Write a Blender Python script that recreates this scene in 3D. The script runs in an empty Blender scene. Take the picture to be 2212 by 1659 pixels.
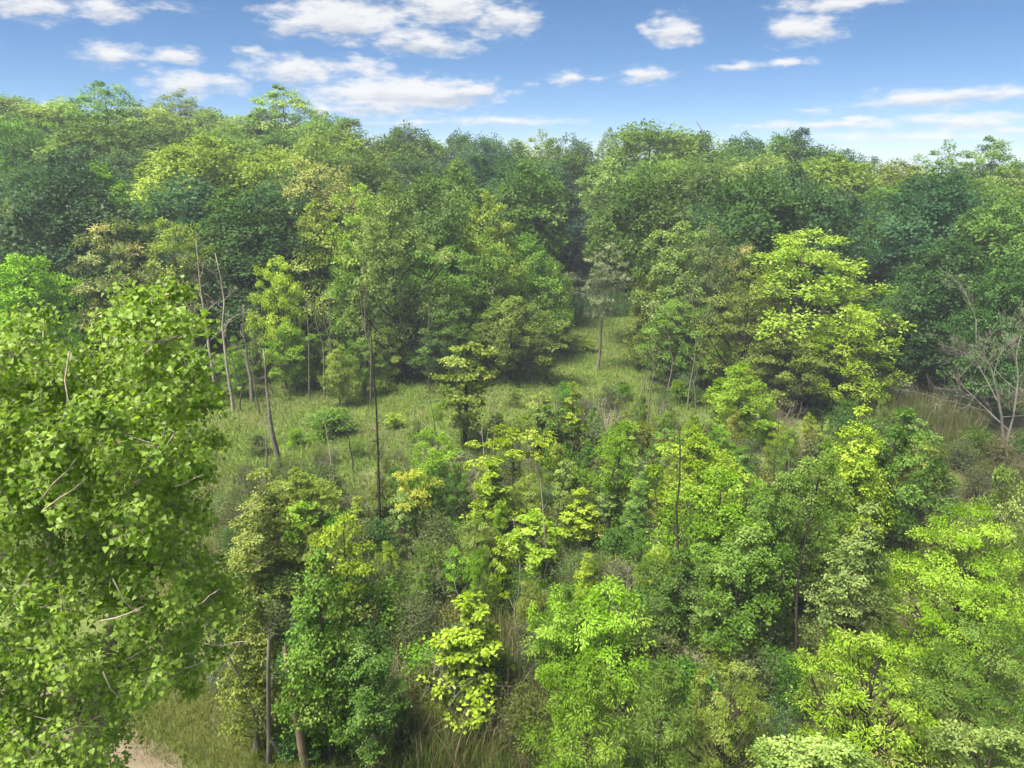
import bpy, math, random
import numpy as np
from mathutils import Vector

# ------------------------------------------------------------------ camera, sky, sun, exposure
S = bpy.context.scene
COL = S.collection
R = math.radians
CAM_H = 18.0
PITCH = R(17.3)
FPX = 1536.0                       # focal length in pixels of a 2212 x 1659 frame
CX, CY = 1106.0, 829.5
cam_d = bpy.data.cameras.new('camera')
cam = bpy.data.objects.new('camera', cam_d); COL.objects.link(cam)
cam.location = (0, 0, CAM_H)
cam.rotation_euler = (math.pi/2 - PITCH, 0, 0)
cam_d.sensor_fit = 'HORIZONTAL'
cam_d.sensor_width = 36.0
cam_d.lens = 36.0*FPX/2212.0
cam_d.clip_start = 0.1
cam_d.clip_end = 20000
S.camera = cam
S.view_settings.view_transform = 'Standard'
S.view_settings.look = 'None'
S.view_settings.gamma = 1.0
S.view_settings.use_curve_mapping = False
S.view_settings.exposure = 1.48
S.cycles.max_bounces = 6
S.cycles.diffuse_bounces = 3
S.cycles.glossy_bounces = 2
S.cycles.transmission_bounces = 4
S.cycles.volume_bounces = 0
S.cycles.transparent_max_bounces = 4
S.cycles.caustics_reflective = False
S.cycles.caustics_refractive = False
S.cycles.sample_clamp_indirect = 4.0
S.cycles.use_denoising = True
S.cycles.use_adaptive_sampling = True
S.cycles.adaptive_threshold = 0.03

SUN_EL, SUN_AZ = R(64), R(-125)    # azimuth from the view direction, negative = to the left
sun_d = bpy.data.lights.new('sun', 'SUN')
sun = bpy.data.objects.new('sun', sun_d); COL.objects.link(sun)
sun_d.energy = 5.0
sun_d.angle = R(20)
sun_d.color = (1.0, 0.94, 0.84)
sdir = Vector((math.sin(SUN_AZ)*math.cos(SUN_EL), math.cos(SUN_AZ)*math.cos(SUN_EL), math.sin(SUN_EL)))
sun.rotation_euler = sdir.to_track_quat('Z', 'Y').to_euler()

def ray(vx, vy):
    u, v = (vx-CX)/FPX, (CY-vy)/FPX
    c, s = math.cos(PITCH), math.sin(PITCH)
    return np.array([u, c+v*s, -s+v*c])
def P(vx, vy, D):
    d = ray(vx, vy)
    return np.array([0, 0, CAM_H]) + d*(D/d[1])
def azel(vx, vy):
    d = ray(vx, vy); d = d/np.linalg.norm(d)
    return math.atan2(d[0], d[1]), math.asin(d[2])

class NT:
    """small helper to write node trees"""
    def __init__(self, tree): self.t = tree; self.n = tree.nodes; self.l = tree.links; self.n.clear()
    def node(self, typ, **kw):
        n = self.n.new(typ)
        for k, v in kw.items(): setattr(n, k, v)
        return n
    def put(self, sock, v):
        if hasattr(v, 'is_linked') or hasattr(v, 'links'): self.l.new(v, sock)
        else: sock.default_value = v
    def math(self, op, a, b=None, c=None, clamp=False):
        n = self.node('ShaderNodeMath', operation=op, use_clamp=clamp)
        self.put(n.inputs[0], a)
        if b is not None: self.put(n.inputs[1], b)
        if c is not None: self.put(n.inputs[2], c)
        return n.outputs[0]
    def vmath(self, op, a, b=None):
        n = self.node('ShaderNodeVectorMath', operation=op)
        self.put(n.inputs[0], a)
        if b is not None: self.put(n.inputs[1], b)
        return n.outputs['Value'] if op in ('LENGTH', 'DOT_PRODUCT') else n.outputs[0]
    def mix(self, f, a, b, typ='MIX'):
        n = self.node('ShaderNodeMix', data_type='RGBA', blend_type=typ)
        self.put(n.inputs[0], f); self.put(n.inputs[6], a); self.put(n.inputs[7], b)
        return n.outputs[2]
    def noise(self, vec, scale, detail=3, rough=0.55, col=False, dist=0.0):
        n = self.node('ShaderNodeTexNoise')
        if vec is not None: self.l.new(vec, n.inputs['Vector'])
        n.inputs['Scale'].default_value = scale; n.inputs['Detail'].default_value = detail
        n.inputs['Roughness'].default_value = rough; n.inputs['Distortion'].default_value = dist
        return n.outputs['Color'] if col else n.outputs['Fac']
    def ss(self, x, lo, hi):
        n = self.node('ShaderNodeMapRange', interpolation_type='SMOOTHSTEP')
        self.put(n.inputs[0], x); n.inputs[1].default_value = lo; n.inputs[2].default_value = hi
        return n.outputs[0]
    def comb(self, x, y, z):
        n = self.node('ShaderNodeCombineXYZ')
        for s, v in zip(n.inputs, (x, y, z)): self.put(s, v)
        return n.outputs[0]

# clouds of the photograph: centre x, y, half width, half height (2212-wide frame), strength
CLOUDS = [(60, 12, 95, 28, 1.), (228, 18, 75, 28, 1.), (370, 12, 60, 12, .5),
          (740, 38, 195, 52, 1.25), (960, 10, 150, 52, 1.2), (1085, 45, 110, 42, 1.0), (880, 75, 100, 40, .85), (935, 96, 120, 24, 1.1), (620, 60, 60, 26, .7),
          (240, 115, 85, 26, 1.), (395, 118, 58, 24, 1.05), (545, 112, 34, 13, .8), (300, 136, 30, 9, .6),
          (410, 178, 125, 34, 1.0), (640, 152, 150, 32, 1.0), (780, 140, 85, 30, .9), (870, 200, 245, 44, 1.45), (1010, 200, 100, 26, 1.1), (800, 240, 190, 22, .9), (1080, 262, 180, 15, .95), (900, 268, 120, 10, .7),
          (1450, 62, 66, 38, 1.05), (1225, 167, 46, 19, 1.), (1292, 168, 30, 11, .6), (1390, 161, 62, 20, 1.05),
          (1740, 62, 92, 34, 1.1), (1800, 6, 120, 22, 1.1), (1600, 142, 85, 13, 1.), (1700, 134, 60, 11, .8),
          (1990, 212, 145, 26, 1.1), (2130, 200, 110, 18, 1.), (1760, 238, 58, 12, .9), (1842, 258, 38, 11, 1.), (1790, 271, 180, 13, 1.), (2075, 260, 130, 20, 1.05), (2190, 278, 70, 12, .9), (1960, 296, 250, 15, .8), (1140, 180, 24, 7, .5), (750, 92, 28, 12, .5), (1640, 274, 60, 9, .7)]
W = bpy.data.worlds.new('World'); S.world = W; W.use_nodes = True
w = NT(W.node_tree)
HAZE = 0.00062
SKY_STRENGTH = 0.05
CLOUD_RADIANCE = 0.35
sky = w.node('ShaderNodeTexSky', sky_type='NISHITA', sun_disc=False)
sky.sun_elevation = SUN_EL; sky.sun_rotation = SUN_AZ
sky.altitude = 2500; sky.air_density = 0.70; sky.dust_density = 0.6; sky.ozone_density = 6.0
tc = w.node('ShaderNodeTexCoord').outputs['Generated']
sep = w.node('ShaderNodeSeparateXYZ'); w.l.new(tc, sep.inputs[0])
az = w.math('ARCTAN2', sep.outputs[0], sep.outputs[1])
el = w.math('ARCSINE', sep.outputs[2])
ang = w.comb(az, el, 0.0)
wob = w.noise(w.vmath('MULTIPLY', ang, (1.0, 2.3, 1.0)), 11.0, 6, 0.62, col=True)
wob = w.vmath('SUBTRACT', wob, (0.5, 0.5, 0.5))
angw = w.vmath('ADD', ang, w.vmath('MULTIPLY', wob, (0.075, 0.020, 0.0)))
acc = None; lift = None
for cx, cy, hw, hh, st in CLOUDS:
    a0, e0 = azel(cx, cy); ra = hw/FPX*0.98; re = hh/FPX*1.0
    d = w.vmath('MULTIPLY', w.vmath('SUBTRACT', angw, (a0, e0, 0)), (1/ra, 1/re, 0))
    # flat base: the lower half falls off faster
    ln = w.vmath('LENGTH', d)
    v = w.math('MULTIPLY', w.math('SUBTRACT', 1.0, ln), st)
    acc = v if acc is None else w.math('MAXIMUM', acc, v)
    sp = w.node('ShaderNodeSeparateXYZ'); w.l.new(d, sp.inputs[0])
    li = w.math('MULTIPLY', w.math('MAXIMUM', v, 0.0), sp.outputs[1])
    lift = li if lift is None else w.math('ADD', lift, li)
fine = w.noise(w.vmath('MULTIPLY', ang, (1.0, 2.6, 1.0)), 34.0, 7, 0.62)
fine = w.math('SUBTRACT', fine, 0.5)
dens = w.math('ADD', acc, w.math('MULTIPLY', fine, 1.95))
m_in = w.ss(dens, 0.02, 0.92)
# the same fair-weather clouds go on over the rest of the sky
plane = w.comb(w.math('DIVIDE', sep.outputs[0], w.math('MAXIMUM', w.math('ADD', sep.outputs[2], 0.06), 0.06)),
               w.math('DIVIDE', sep.outputs[1], w.math('MAXIMUM', w.math('ADD', sep.outputs[2], 0.06), 0.06)), 0.0)
gen = w.noise(plane, 0.9, 4, 0.55)
m_out = w.ss(gen, 0.50, 0.66)
# frame the listed clouds belong to (the costly branch is only evaluated there)
inside = w.math('MULTIPLY', w.ss(w.math('ABSOLUTE', az), 0.80, 0.72), w.ss(el, 0.30, 0.22))
inside = w.math('MULTIPLY', inside, w.math('GREATER_THAN', sep.outputs[1], 0.0))
hz = w.ss(el, 0.0, 0.03)
hsv = w.node('ShaderNodeHueSaturation'); hsv.inputs['Saturation'].default_value = 1.08; hsv.inputs['Hue'].default_value = 0.494
w.l.new(sky.outputs[0], hsv.inputs['Color']); skyc = hsv.outputs[0]
grey = w.ss(w.math('ADD', w.math('MULTIPLY', lift, 1.3), w.math('MULTIPLY', fine, 0.9)), -0.65, 0.15)
CL = CLOUD_RADIANCE/SKY_STRENGTH
ccol = w.mix(grey, (CL*.60, CL*.63, CL*.70, 1), (CL, CL*.99, CL*.98, 1))
c_in = w.mix(w.math('MULTIPLY', w.math('MULTIPLY', m_in, hz), 0.92), skyc, ccol)
c_out = w.mix(w.math('MULTIPLY', w.math('MULTIPLY', m_out, hz), 0.95), skyc, (CL*.9, CL*.9, CL*.92, 1))
b_in = w.node('ShaderNodeBackground'); w.l.new(c_in, b_in.inputs[0]); b_in.inputs[1].default_value = SKY_STRENGTH
b_out = w.node('ShaderNodeBackground'); w.l.new(c_out, b_out.inputs[0]); b_out.inputs[1].default_value = SKY_STRENGTH
bg = w.node('ShaderNodeMixShader'); w.l.new(inside, bg.inputs[0]); w.l.new(b_out.outputs[0], bg.inputs[1]); w.l.new(b_in.outputs[0], bg.inputs[2])
W.cycles.sampling_method = 'MANUAL'; W.cycles.sample_map_resolution = 256
wo = w.node('ShaderNodeOutputWorld'); w.l.new(bg.outputs[0], wo.inputs[0])

# ------------------------------------------------------------------ helpers
RNG = np.random.default_rng(7)
def norm(a): return a/np.maximum(np.linalg.norm(a, axis=-1, keepdims=True), 1e-9)

def vnoise(x, y, seed=0):
    """smooth value noise, vectorised"""
    x = np.asarray(x, float); y = np.asarray(y, float)
    xi, yi = np.floor(x).astype(np.int64), np.floor(y).astype(np.int64)
    fx, fy = x-xi, y-yi
    fx = fx*fx*(3-2*fx); fy = fy*fy*(3-2*fy)
    def h(i, j):
        n = (i*374761393 + j*668265263 + seed*1442695041) & 0x7fffffff
        n = ((n ^ (n >> 13))*1274126177) & 0x7fffffff
        return ((n ^ (n >> 16)) & 0xffff)/65535.0
    return (h(xi, yi)*(1-fx)+h(xi+1, yi)*fx)*(1-fy) + (h(xi, yi+1)*(1-fx)+h(xi+1, yi+1)*fx)*fy

def sstep(x, a, b):
    t = np.clip((np.asarray(x, float)-a)/(b-a), 0, 1); return t*t*(3-2*t)

def ground_z(x, y):
    x = np.asarray(x, float); y = np.asarray(y, float)
    left = 11.0*sstep(-x + (y-60)*0.35, 28, 100)*sstep(y, 58, 125)
    back = 3.0*sstep(y, 92, 150)
    right = 1.5*sstep(x, 40, 80)*sstep(y, 40, 90)
    far = sstep(y, 170, 330)
    bumps = 0.35*(vnoise(x/7.0, y/7.0, 3)-0.5) + 0.12*(vnoise(x/1.9, y/1.9, 5)-0.5)
    near = sstep(np.hypot(x+2, y-16), 6, 16)
    return (left+back+right)*(1-far) + bumps*(0.35+0.65*near)

def make_mesh(name, verts, faces=None, quads=None, tris=None, attrs=None, smooth=False, mat=None, poly=None):
    me = bpy.data.meshes.new(name)
    verts = np.ascontiguousarray(verts, np.float32)
    me.vertices.add(len(verts)); me.vertices.foreach_set('co', verts.ravel())
    loops, starts = [], []
    off = 0
    for arr in (quads, tris):
        if arr is None or not len(arr): continue
        arr = np.asarray(arr, np.int32); k = arr.shape[1]
        loops.append(arr.ravel()); starts.append(off + np.arange(len(arr))*k); off += arr.size
    loops = np.concatenate(loops).astype(np.int32); starts = np.concatenate(starts).astype(np.int32)
    me.loops.add(len(loops)); me.loops.foreach_set('vertex_index', loops)
    me.polygons.add(len(starts)); me.polygons.foreach_set('loop_start', starts)
    if smooth: me.polygons.foreach_set('use_smooth', np.ones(len(starts), bool))
    me.update(calc_edges=True)
    for k, v in (attrs or {}).items():
        a = me.attributes.new(k, 'FLOAT', 'POINT'); a.data.foreach_set('value', np.ascontiguousarray(v, np.float32))
    if mat: me.materials.append(mat)
    return me

class Tubes:
    def __init__(self): self.v = []; self.q = []; self.t = []; self.n = 0
    def add(self, pts, rad, sides=5, rough=0.0):
        pts = np.asarray(pts, float); rad = np.asarray(rad, float)
        k = len(pts)
        tan = np.gradient(pts, axis=0); tan = norm(tan)
        ref = np.array([0.31, 0.95, 0.05]) if abs(tan[0, 1]) < 0.8 else np.array([1.0, 0.1, 0.0])
        a = norm(np.cross(tan, ref)); b = np.cross(tan, a)
        th = np.arange(sides)*2*math.pi/sides
        rr = rad[:, None]*np.ones((1, sides))
        if rough: rr = rr*(1 + rough*(RNG.random((k, sides))-0.5))
        ring = pts[:, None, :] + rr[:, :, None]*(np.cos(th)[None, :, None]*a[:, None, :] + np.sin(th)[None, :, None]*b[:, None, :])
        base = self.n
        self.v.append(ring.reshape(-1, 3))
        i = np.arange(k-1)[:, None]*sides; j = np.arange(sides)[None, :]; j2 = (j+1) % sides
        q = np.stack([i+j, i+j2, i+sides+j2, i+sides+j], -1).reshape(-1, 4) + base
        self.q.append(q); self.n += k*sides
        # closed end
        tip = pts[-1] + tan[-1]*rad[-1]*0.6
        self.v.append(tip[None]); e = base+(k-1)*sides
        self.t.append(np.stack([e+np.arange(sides), e+(np.arange(sides)+1) % sides, np.full(sides, self.n)], -1)); self.n += 1
    def mesh(self, name, mat):
        return make_mesh(name, np.concatenate(self.v), quads=np.concatenate(self.q), tris=np.concatenate(self.t), smooth=True, mat=mat)

def leaf_geo(pos, d, n, L, Wd, tint, shape='quad', fold=0.25):
    """leaf blades: pos base, d along, n face normal"""
    d = norm(d); s = norm(np.cross(n, d)); n = np.cross(d, s)
    L = L[:, None]; Wd = Wd[:, None]; N = len(pos)
    if shape == 'quad':
        v = np.stack([pos, pos+d*L*0.45+s*Wd*0.5+n*Wd*fold, pos+d*L - n*L*0.08, pos+d*L*0.45-s*Wd*0.5+n*Wd*fold], 1)
        q = np.arange(N)[:, None]*4 + np.array([[0, 1, 2, 3]])
        return v.reshape(-1, 3), q, np.repeat(tint, 4)
    # delta: broad triangular leaf in two halves that meet at the midrib
    v = np.stack([pos+d*L*0.10, pos+d*L*0.02+s*Wd*0.30+n*Wd*fold*0.5, pos+d*L*0.30+s*Wd*0.52+n*Wd*fold, pos+d*L - n*L*0.14,
                  pos+d*L*0.30-s*Wd*0.52+n*Wd*fold, pos+d*L*0.02-s*Wd*0.30+n*Wd*fold*0.5], 1)
    b = np.arange(N)[:, None]*6
    q = np.concatenate([b+np.array([[0, 1, 2, 3]]), b+np.array([[0, 3, 4, 5]])])
    return v.reshape(-1, 3), q, np.repeat(tint, 6)

# ------------------------------------------------------------------ materials
def leaf_material(name, trans=0.32, hue=0.017, val=0.55, accent=None, acc_lo=0.25, acc_hi=0.6, rough=0.55, spec=0.16):
    m = bpy.data.materials.new(name); m.use_nodes = True; t = NT(m.node_tree)
    oi = t.node('ShaderNodeObjectInfo')
    at = t.node('ShaderNodeAttribute', attribute_name='tint').outputs['Fac']
    base = oi.outputs['Color']
    if accent:
        base = t.mix(t.ss(at, acc_lo, acc_hi), base, accent)
    hs = t.node('ShaderNodeHueSaturation')
    t.l.new(t.math('SUBTRACT', 0.5, t.math('MULTIPLY', at, hue)), hs.inputs['Hue'])
    t.l.new(t.math('SUBTRACT', 1.0, t.math('MULTIPLY', at, 0.10)), hs.inputs['Saturation'])
    t.l.new(t.math('ADD', 1.0, t.math('MULTIPLY', at, val)), hs.inputs['Value'])
    t.l.new(base, hs.inputs['Color'])
    col = hs.outputs[0]
    p = t.node('ShaderNodeBsdfPrincipled'); t.l.new(col, p.inputs['Base Color'])
    p.inputs['Roughness'].default_value = rough; p.inputs['Specular IOR Level'].default_value = spec
    tr = t.node('ShaderNodeBsdfTranslucent')
    t.l.new(t.mix(1.0, col, (1.45, 1.45, 0.70, 1), 'MULTIPLY'), tr.inputs[0])
    mx = t.node('ShaderNodeMixShader'); mx.inputs[0].default_value = trans
    t.l.new(p.outputs[0], mx.inputs[1]); t.l.new(tr.outputs[0], mx.inputs[2])
    o = t.node('ShaderNodeOutputMaterial'); t.l.new(mx.outputs[0], o.inputs[0])
    return m

def bark_material(name):
    m = bpy.data.materials.new(name); m.use_nodes = True; t = NT(m.node_tree)
    oi = t.node('ShaderNodeObjectInfo')
    co = t.node('ShaderNodeTexCoord').outputs['Object']
    st = t.vmath('MULTIPLY', co, (9.0, 9.0, 1.6))
    n1 = t.noise(st, 2.2, 5, 0.65); n2 = t.noise(co, 0.7, 3)
    f = t.math('ADD', t.math('MULTIPLY', n1, 0.9), t.math('MULTIPLY', n2, 0.7))
    c = t.mix(t.ss(f, 0.5, 1.1), t.mix(1.0, oi.outputs['Color'], (0.5, 0.48, 0.46, 1), 'MULTIPLY'), t.mix(1.0, oi.outputs['Color'], (1.45, 1.42, 1.36, 1), 'MULTIPLY'))
    p = t.node('ShaderNodeBsdfPrincipled'); t.l.new(c, p.inputs['Base Color']); p.inputs['Roughness'].default_value = 0.9
    p.inputs['Specular IOR Level'].default_value = 0.15
    b = t.node('ShaderNodeBump'); b.inputs['Strength'].default_value = 0.6; b.inputs['Distance'].default_value = 0.03
    t.l.new(n1, b.inputs['Height']); t.l.new(b.outputs[0], p.inputs['Normal'])
    o = t.node('ShaderNodeOutputMaterial'); t.l.new(p.outputs[0], o.inputs[0])
    return m

def ground_material():
    m = bpy.data.materials.new('meadow_soil'); m.use_nodes = True; t = NT(m.node_tree)
    co = t.node('ShaderNodeTexCoord').outputs['Object']
    n1 = t.noise(co, 0.12, 4); n2 = t.noise(co, 0.9, 5, 0.6); n3 = t.noise(co, 6.0, 4, 0.65)
    g = t.mix(t.ss(n2, 0.35, 0.65), (0.085, 0.125, 0.030, 1), (0.14, 0.175, 0.045, 1))
    g = t.mix(t.ss(n1, 0.45, 0.62), g, (0.13, 0.12, 0.055, 1))
    g = t.mix(t.ss(n3, 0.55, 0.75), g, (0.060, 0.050, 0.028, 1))
    p = t.node('ShaderNodeBsdfPrincipled'); t.l.new(g, p.inputs['Base Color']); p.inputs['Roughness'].default_value = 0.95
    p.inputs['Specular IOR Level'].default_value = 0.1
    b = t.node('ShaderNodeBump'); b.inputs['Strength'].default_value = 0.8; b.inputs['Distance'].default_value = 0.12
    t.l.new(n3, b.inputs['Height']); t.l.new(b.outputs[0], p.inputs['Normal'])
    o = t.node('ShaderNodeOutputMaterial'); t.l.new(p.outputs[0], o.inputs[0])
    return m

def path_material(name, c1, c2):
    m = bpy.data.materials.new(name); m.use_nodes = True; t = NT(m.node_tree)
    co = t.node('ShaderNodeTexCoord').outputs['Object']
    n1 = t.noise(co, 1.3, 5, 0.6); n2 = t.noise(co, 14.0, 5, 0.7)
    c = t.mix(t.ss(n1, 0.35, 0.68), c1, c2)
    c = t.mix(t.ss(n2, 0.58, 0.74), c, (0.09, 0.065, 0.045, 1))
    p = t.node('ShaderNodeBsdfPrincipled'); t.l.new(c, p.inputs['Base Color']); p.inputs['Roughness'].default_value = 0.95
    b = t.node('ShaderNodeBump'); b.inputs['Strength'].default_value = 0.7; b.inputs['Distance'].default_value = 0.04
    t.l.new(n2, b.inputs['Height']); t.l.new(b.outputs[0], p.inputs['Normal'])
    o = t.node('ShaderNodeOutputMaterial'); t.l.new(p.outputs[0], o.inputs[0])
    return m

M_LEAF = leaf_material('leaf')
M_LEAF_GOLD = leaf_material('leaf_gold_tips', accent=(0.29, 0.285, 0.085, 1), acc_lo=0.35, acc_hi=0.9, hue=0.012)
M_LEAF_GLOSS = leaf_material('leaf_waxy', trans=0.42, hue=0.016, val=0.55, rough=0.45, spec=0.26)
M_BARK = bark_material('bark')
M_GRASS = leaf_material('grass_blade', trans=0.3, hue=0.03, val=0.5, accent=(0.25, 0.21, 0.10, 1), acc_lo=0.42, acc_hi=0.85, rough=0.6, spec=0.2)
M_REED = leaf_material('reed_blade', trans=0.25, hue=0.02, val=0.4, accent=(0.26, 0.19, 0.115, 1), acc_lo=0.0, acc_hi=0.12, rough=0.7, spec=0.15)

# ------------------------------------------------------------------ plant builders
def profile(kind, t):
    t = np.clip(t, 0, 1)
    if kind == 'dome':   return np.sqrt(np.maximum(1-t**2.8, 0))*(0.70+0.30*sstep(t, 0, 0.35))
    if kind == 'oval':   return np.sin(np.pi*(0.10+0.86*t))**0.75
    if kind == 'cone':   return (1-t)**0.75*(0.45+0.55*sstep(t, 0, 0.18))+0.04
    if kind == 'vase':   return (0.30+0.70*sstep(t, 0, 0.65))*np.sqrt(np.maximum(1-np.maximum(t-0.55, 0)**2/0.21, 0.0))
    if kind == 'column': return (0.75+0.25*np.sin(np.pi*t))*np.sqrt(np.maximum(1-np.maximum(t-0.7, 0)**2/0.095, 0.0))
    return np.ones_like(t)

def bez(p0, p1, p2, k):
    t = np.linspace(0, 1, k)[:, None]
    return (1-t)**2*p0 + 2*t*(1-t)*p1 + t*t*p2

def rand_dir(rng, n, zlo=-1.0, zhi=1.0):
    z = rng.uniform(zlo, zhi, n); a = rng.uniform(0, 2*np.pi, n); r = np.sqrt(1-z*z)
    return np.stack([r*np.cos(a), r*np.sin(a), z], 1)

def bough_leaves(rng, c, br, flat, ns, nl, ll, lw, droop, tang, out, tint0, hull=None, spray=0.36, zlo=-0.45, shape_var=0.3, zs=0.45, up=0.5):
    """leaves of one bough: ns sprays on the upper shell of a flattened ball, nl leaves each"""
    wd = rand_dir(rng, ns, zlo, 1.0)
    shell = rng.uniform(0.5, 1.06, ns)[:, None]
    sp = c + wd*shell*np.array([br, br, br*flat])
    st = rng.normal(0, 0.22, ns)
    k = ns*nl
    off = rng.normal(0, 1, (k, 3))*np.array([1, 1, zs])*br*spray*0.55
    w2 = np.repeat(wd, nl, 0)
    pos = np.repeat(sp, nl, 0) + off
    d = norm(norm(off)*0.9 + w2*np.array([.7, .7, .25]) + np.array([0, 0, -droop]) + rng.normal(0, 0.25, (k, 3)))
    n = norm(np.array([0, 0, up]) + w2*(0.65 if zs < .6 else 1.0) + (0 if hull is None else hull*(1.1 if zs < .6 else 0.7)) + rng.normal(0, tang, (k, 3)))
    s = rng.uniform(1-shape_var, 1+shape_var, k)
    out.append((pos, d, n, ll*s, lw*s, tint0 + np.repeat(st, nl) + rng.normal(0, 0.12, k)))
    return sp

def crown_mesh(name, packs, mat, shape='quad', fold=0.22):
    a = [np.concatenate([p[i] for p in packs]) for i in range(6)]
    v, q, ti = leaf_geo(*a, shape=shape, fold=fold)
    return make_mesh(name, v, quads=q, attrs={'tint': ti}, mat=mat)

def grow_tree(name, seed, H, Rad, cb=0.35, prof='dome', nb=40, br=0.30, flat=0.62, ns=14, nl=14, ll=0.3, lw=0.2, droop=0.25,
              tang=0.54, r0=None, rise=0.8, fork=0, mat=None, uneven=0.28, twigs=0.5, lean=0.03, wander=0.02, inner=0.15, shape='quad', spray=0.36, zlo=-0.45, brvar=0.3, limb_r=1.0, zsq=0.45):
    rng = np.random.default_rng(seed)
    mat = mat or M_LEAF
    r0 = r0 or H*0.014+0.04
    tb = Tubes()
    # trunk
    k = 9
    zs = np.linspace(-0.35, H*0.90, k)
    la = rng.uniform(0, 2*np.pi)
    ax = np.cumsum(rng.normal(0, wander*H/k*1.6, (k, 2)), 0); ax -= ax[0]
    ax += np.stack([np.cos(la)*lean*zs, np.sin(la)*lean*zs], 1)
    tp = np.column_stack([ax, zs])
    fr = np.linspace(0, 1, k)
    tb.add(tp, r0*(1-fr)**0.8*np.where(fr < 0.02, 1.35, 1.0)+0.012, 7, 0.15)
    def on_trunk(z): return np.array([np.interp(z, zs, tp[:, 0]), np.interp(z, zs, tp[:, 1]), z])
    ph = rng.uniform(0, 6.28, 3)
    def lobes(a, t): return 1 + uneven*(0.5*np.sin(2*a+ph[0]+2*t)+0.5*np.sin(3*a+ph[1]-3*t)) + uneven*0.5*np.sin(5*a+ph[2])
    cen = []; rads = []
    zb = H*cb
    for i in range(nb):
        best = None
        for c_ in range(9):
            t = rng.uniform(0.02, 1.0)**0.85
            a = rng.uniform(0, 2*np.pi)
            b_r = Rad*br*rng.uniform(1-brvar, 1+brvar)*(1.0-0.3*t)
            Rr = max(Rad*float(profile(prof, np.array(t)))*lobes(a, t) - b_r*0.65, 0.0)
            rho = math.sqrt(rng.uniform(inner, 1.0))
            z = zb + t*(H-zb-b_r*flat*0.8)
            x0 = on_trunk(min(z, zs[-1]))
            p = np.array([x0[0]+math.cos(a)*Rr*rho, x0[1]+math.sin(a)*Rr*rho, z])
            sc = min((np.linalg.norm((p-q)/np.array([1, 1, 0.8])) for q in cen), default=9.0)
            if best is None or sc > best[0]: best = (sc, p, b_r)
        cen.append(best[1]); rads.append(best[2])
    packs = []
    for c, b_r in zip(cen, rads):
        hd = math.hypot(c[0]-on_trunk(min(c[2], zs[-1]))[0], c[1]-on_trunk(min(c[2], zs[-1]))[1])
        z0 = np.clip(c[2]-hd*rise*rng.uniform(0.7, 1.3)-b_r*0.4, zb*0.75, H*0.86)
        p0 = on_trunk(z0)
        mid = p0*0.5+c*0.5 + np.array([0, 0, -0.10*hd]) + rng.normal(0, 0.10*hd+0.02, 3)
        rl = limb_r*max(r0*0.42*(1-z0/H)**0.7*(0.5+0.5*hd/max(Rad, 0.1)), 0.012)
        tb.add(bez(p0, mid, c, 6), np.linspace(rl, rl*0.3, 6), 4)
        hull = norm((c-np.array([0, 0, zb+(H-zb)*0.4]))/np.array([Rad, Rad, (H-zb)*0.55]))
        sp = bough_leaves(rng, c, b_r, flat, ns, nl, ll, lw, droop, tang, packs, rng.normal(0, 0.30), hull=hull, spray=spray, zlo=zlo, zs=zsq, up=0.5 if zsq < .6 else 0.35)
        if twigs:
            for s in sp[:int(len(sp)*twigs)]:
                m = (c+s)/2+rng.normal(0, 0.04*b_r, 3)
                tb.add(np.stack([c, m, s]), np.array([rl*0.3, rl*0.2, 0.006]), 3)
    tm = tb.mesh(name+'_trunk', M_BARK)
    cm = crown_mesh(name+'_crown', packs, mat, shape)
    return dict(parts=[('trunk', tm), ('crown', cm)], H=H, W=2*Rad)

def grow_shrub(name, seed, H, Rad, stems=7, nb=22, br=0.34, flat=0.75, ns=10, nl=12, ll=0.11, lw=0.05, droop=0.1, tang=0.6, mat=None, base=0.15, up=0.5, stick=0, spray=0.4, zlo=-0.5):
    rng = np.random.default_rng(seed); tb = Tubes(); packs = []
    mat = mat or M_LEAF
    tips = []
    for i in range(stems):
        a = i*2.4+rng.uniform(-.4, .4); rr = Rad*math.sqrt(rng.uniform(0.05, 0.7)); h = H*rng.uniform(0.6, 0.92)*(1-0.25*(rr/Rad)**2)
        e = np.array([math.cos(a)*rr, math.sin(a)*rr, h]); b = np.array([math.cos(a), math.sin(a), 0])*Rad*0.08; b[2] = -0.15
        path = bez(b, np.array([e[0]*up, e[1]*up, h*0.55]), e, 6)
        tb.add(path, np.linspace(0.012*H+0.008, 0.006, 6), 4); tips.append(path)
    for s in range(stick):          # bare twigs that stick out
        p = tips[rng.integers(len(tips))][-2]; q = p+rand_dir(rng, 1, 0.3, 1)[0]*H*rng.uniform(0.2, 0.4)
        tb.add(np.stack([p, (p+q)/2+rng.normal(0, .04*H, 3), q]), [0.012, 0.008, 0.004], 3)
    for i in range(nb):
        t = rng.uniform(base, 1.0); a = rng.uniform(0, 6.283); rho = math.sqrt(rng.uniform(0.05, 1))
        rr = Rad*(1-t**2.6*0.75)*(0.75+0.25*math.sin(3*a+seed))*rho
        b_r = Rad*br*rng.uniform(0.65, 1.3)
        c = np.array([math.cos(a)*rr, math.sin(a)*rr, max(H*t-b_r*flat*0.7, 0.1)])
        path = min(tips, key=lambda q: np.linalg.norm(q[-1]-c))
        p0 = path[2 if t < .5 else 3]
        tb.add(bez(p0, (p0+c)/2+np.array([0, 0, 0.05*H]), c, 4), np.linspace(0.005*H+.004, 0.004, 4), 3)
        bough_leaves(rng, c, b_r, flat, ns, nl, ll, lw, droop, tang, packs, rng.normal(0, 0.22), spray=spray, zlo=zlo)
    return dict(parts=[('stem', tb.mesh(name+'_stem', M_BARK)), ('crown', crown_mesh(name+'_crown', packs, mat))], H=H, W=2*Rad)

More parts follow.
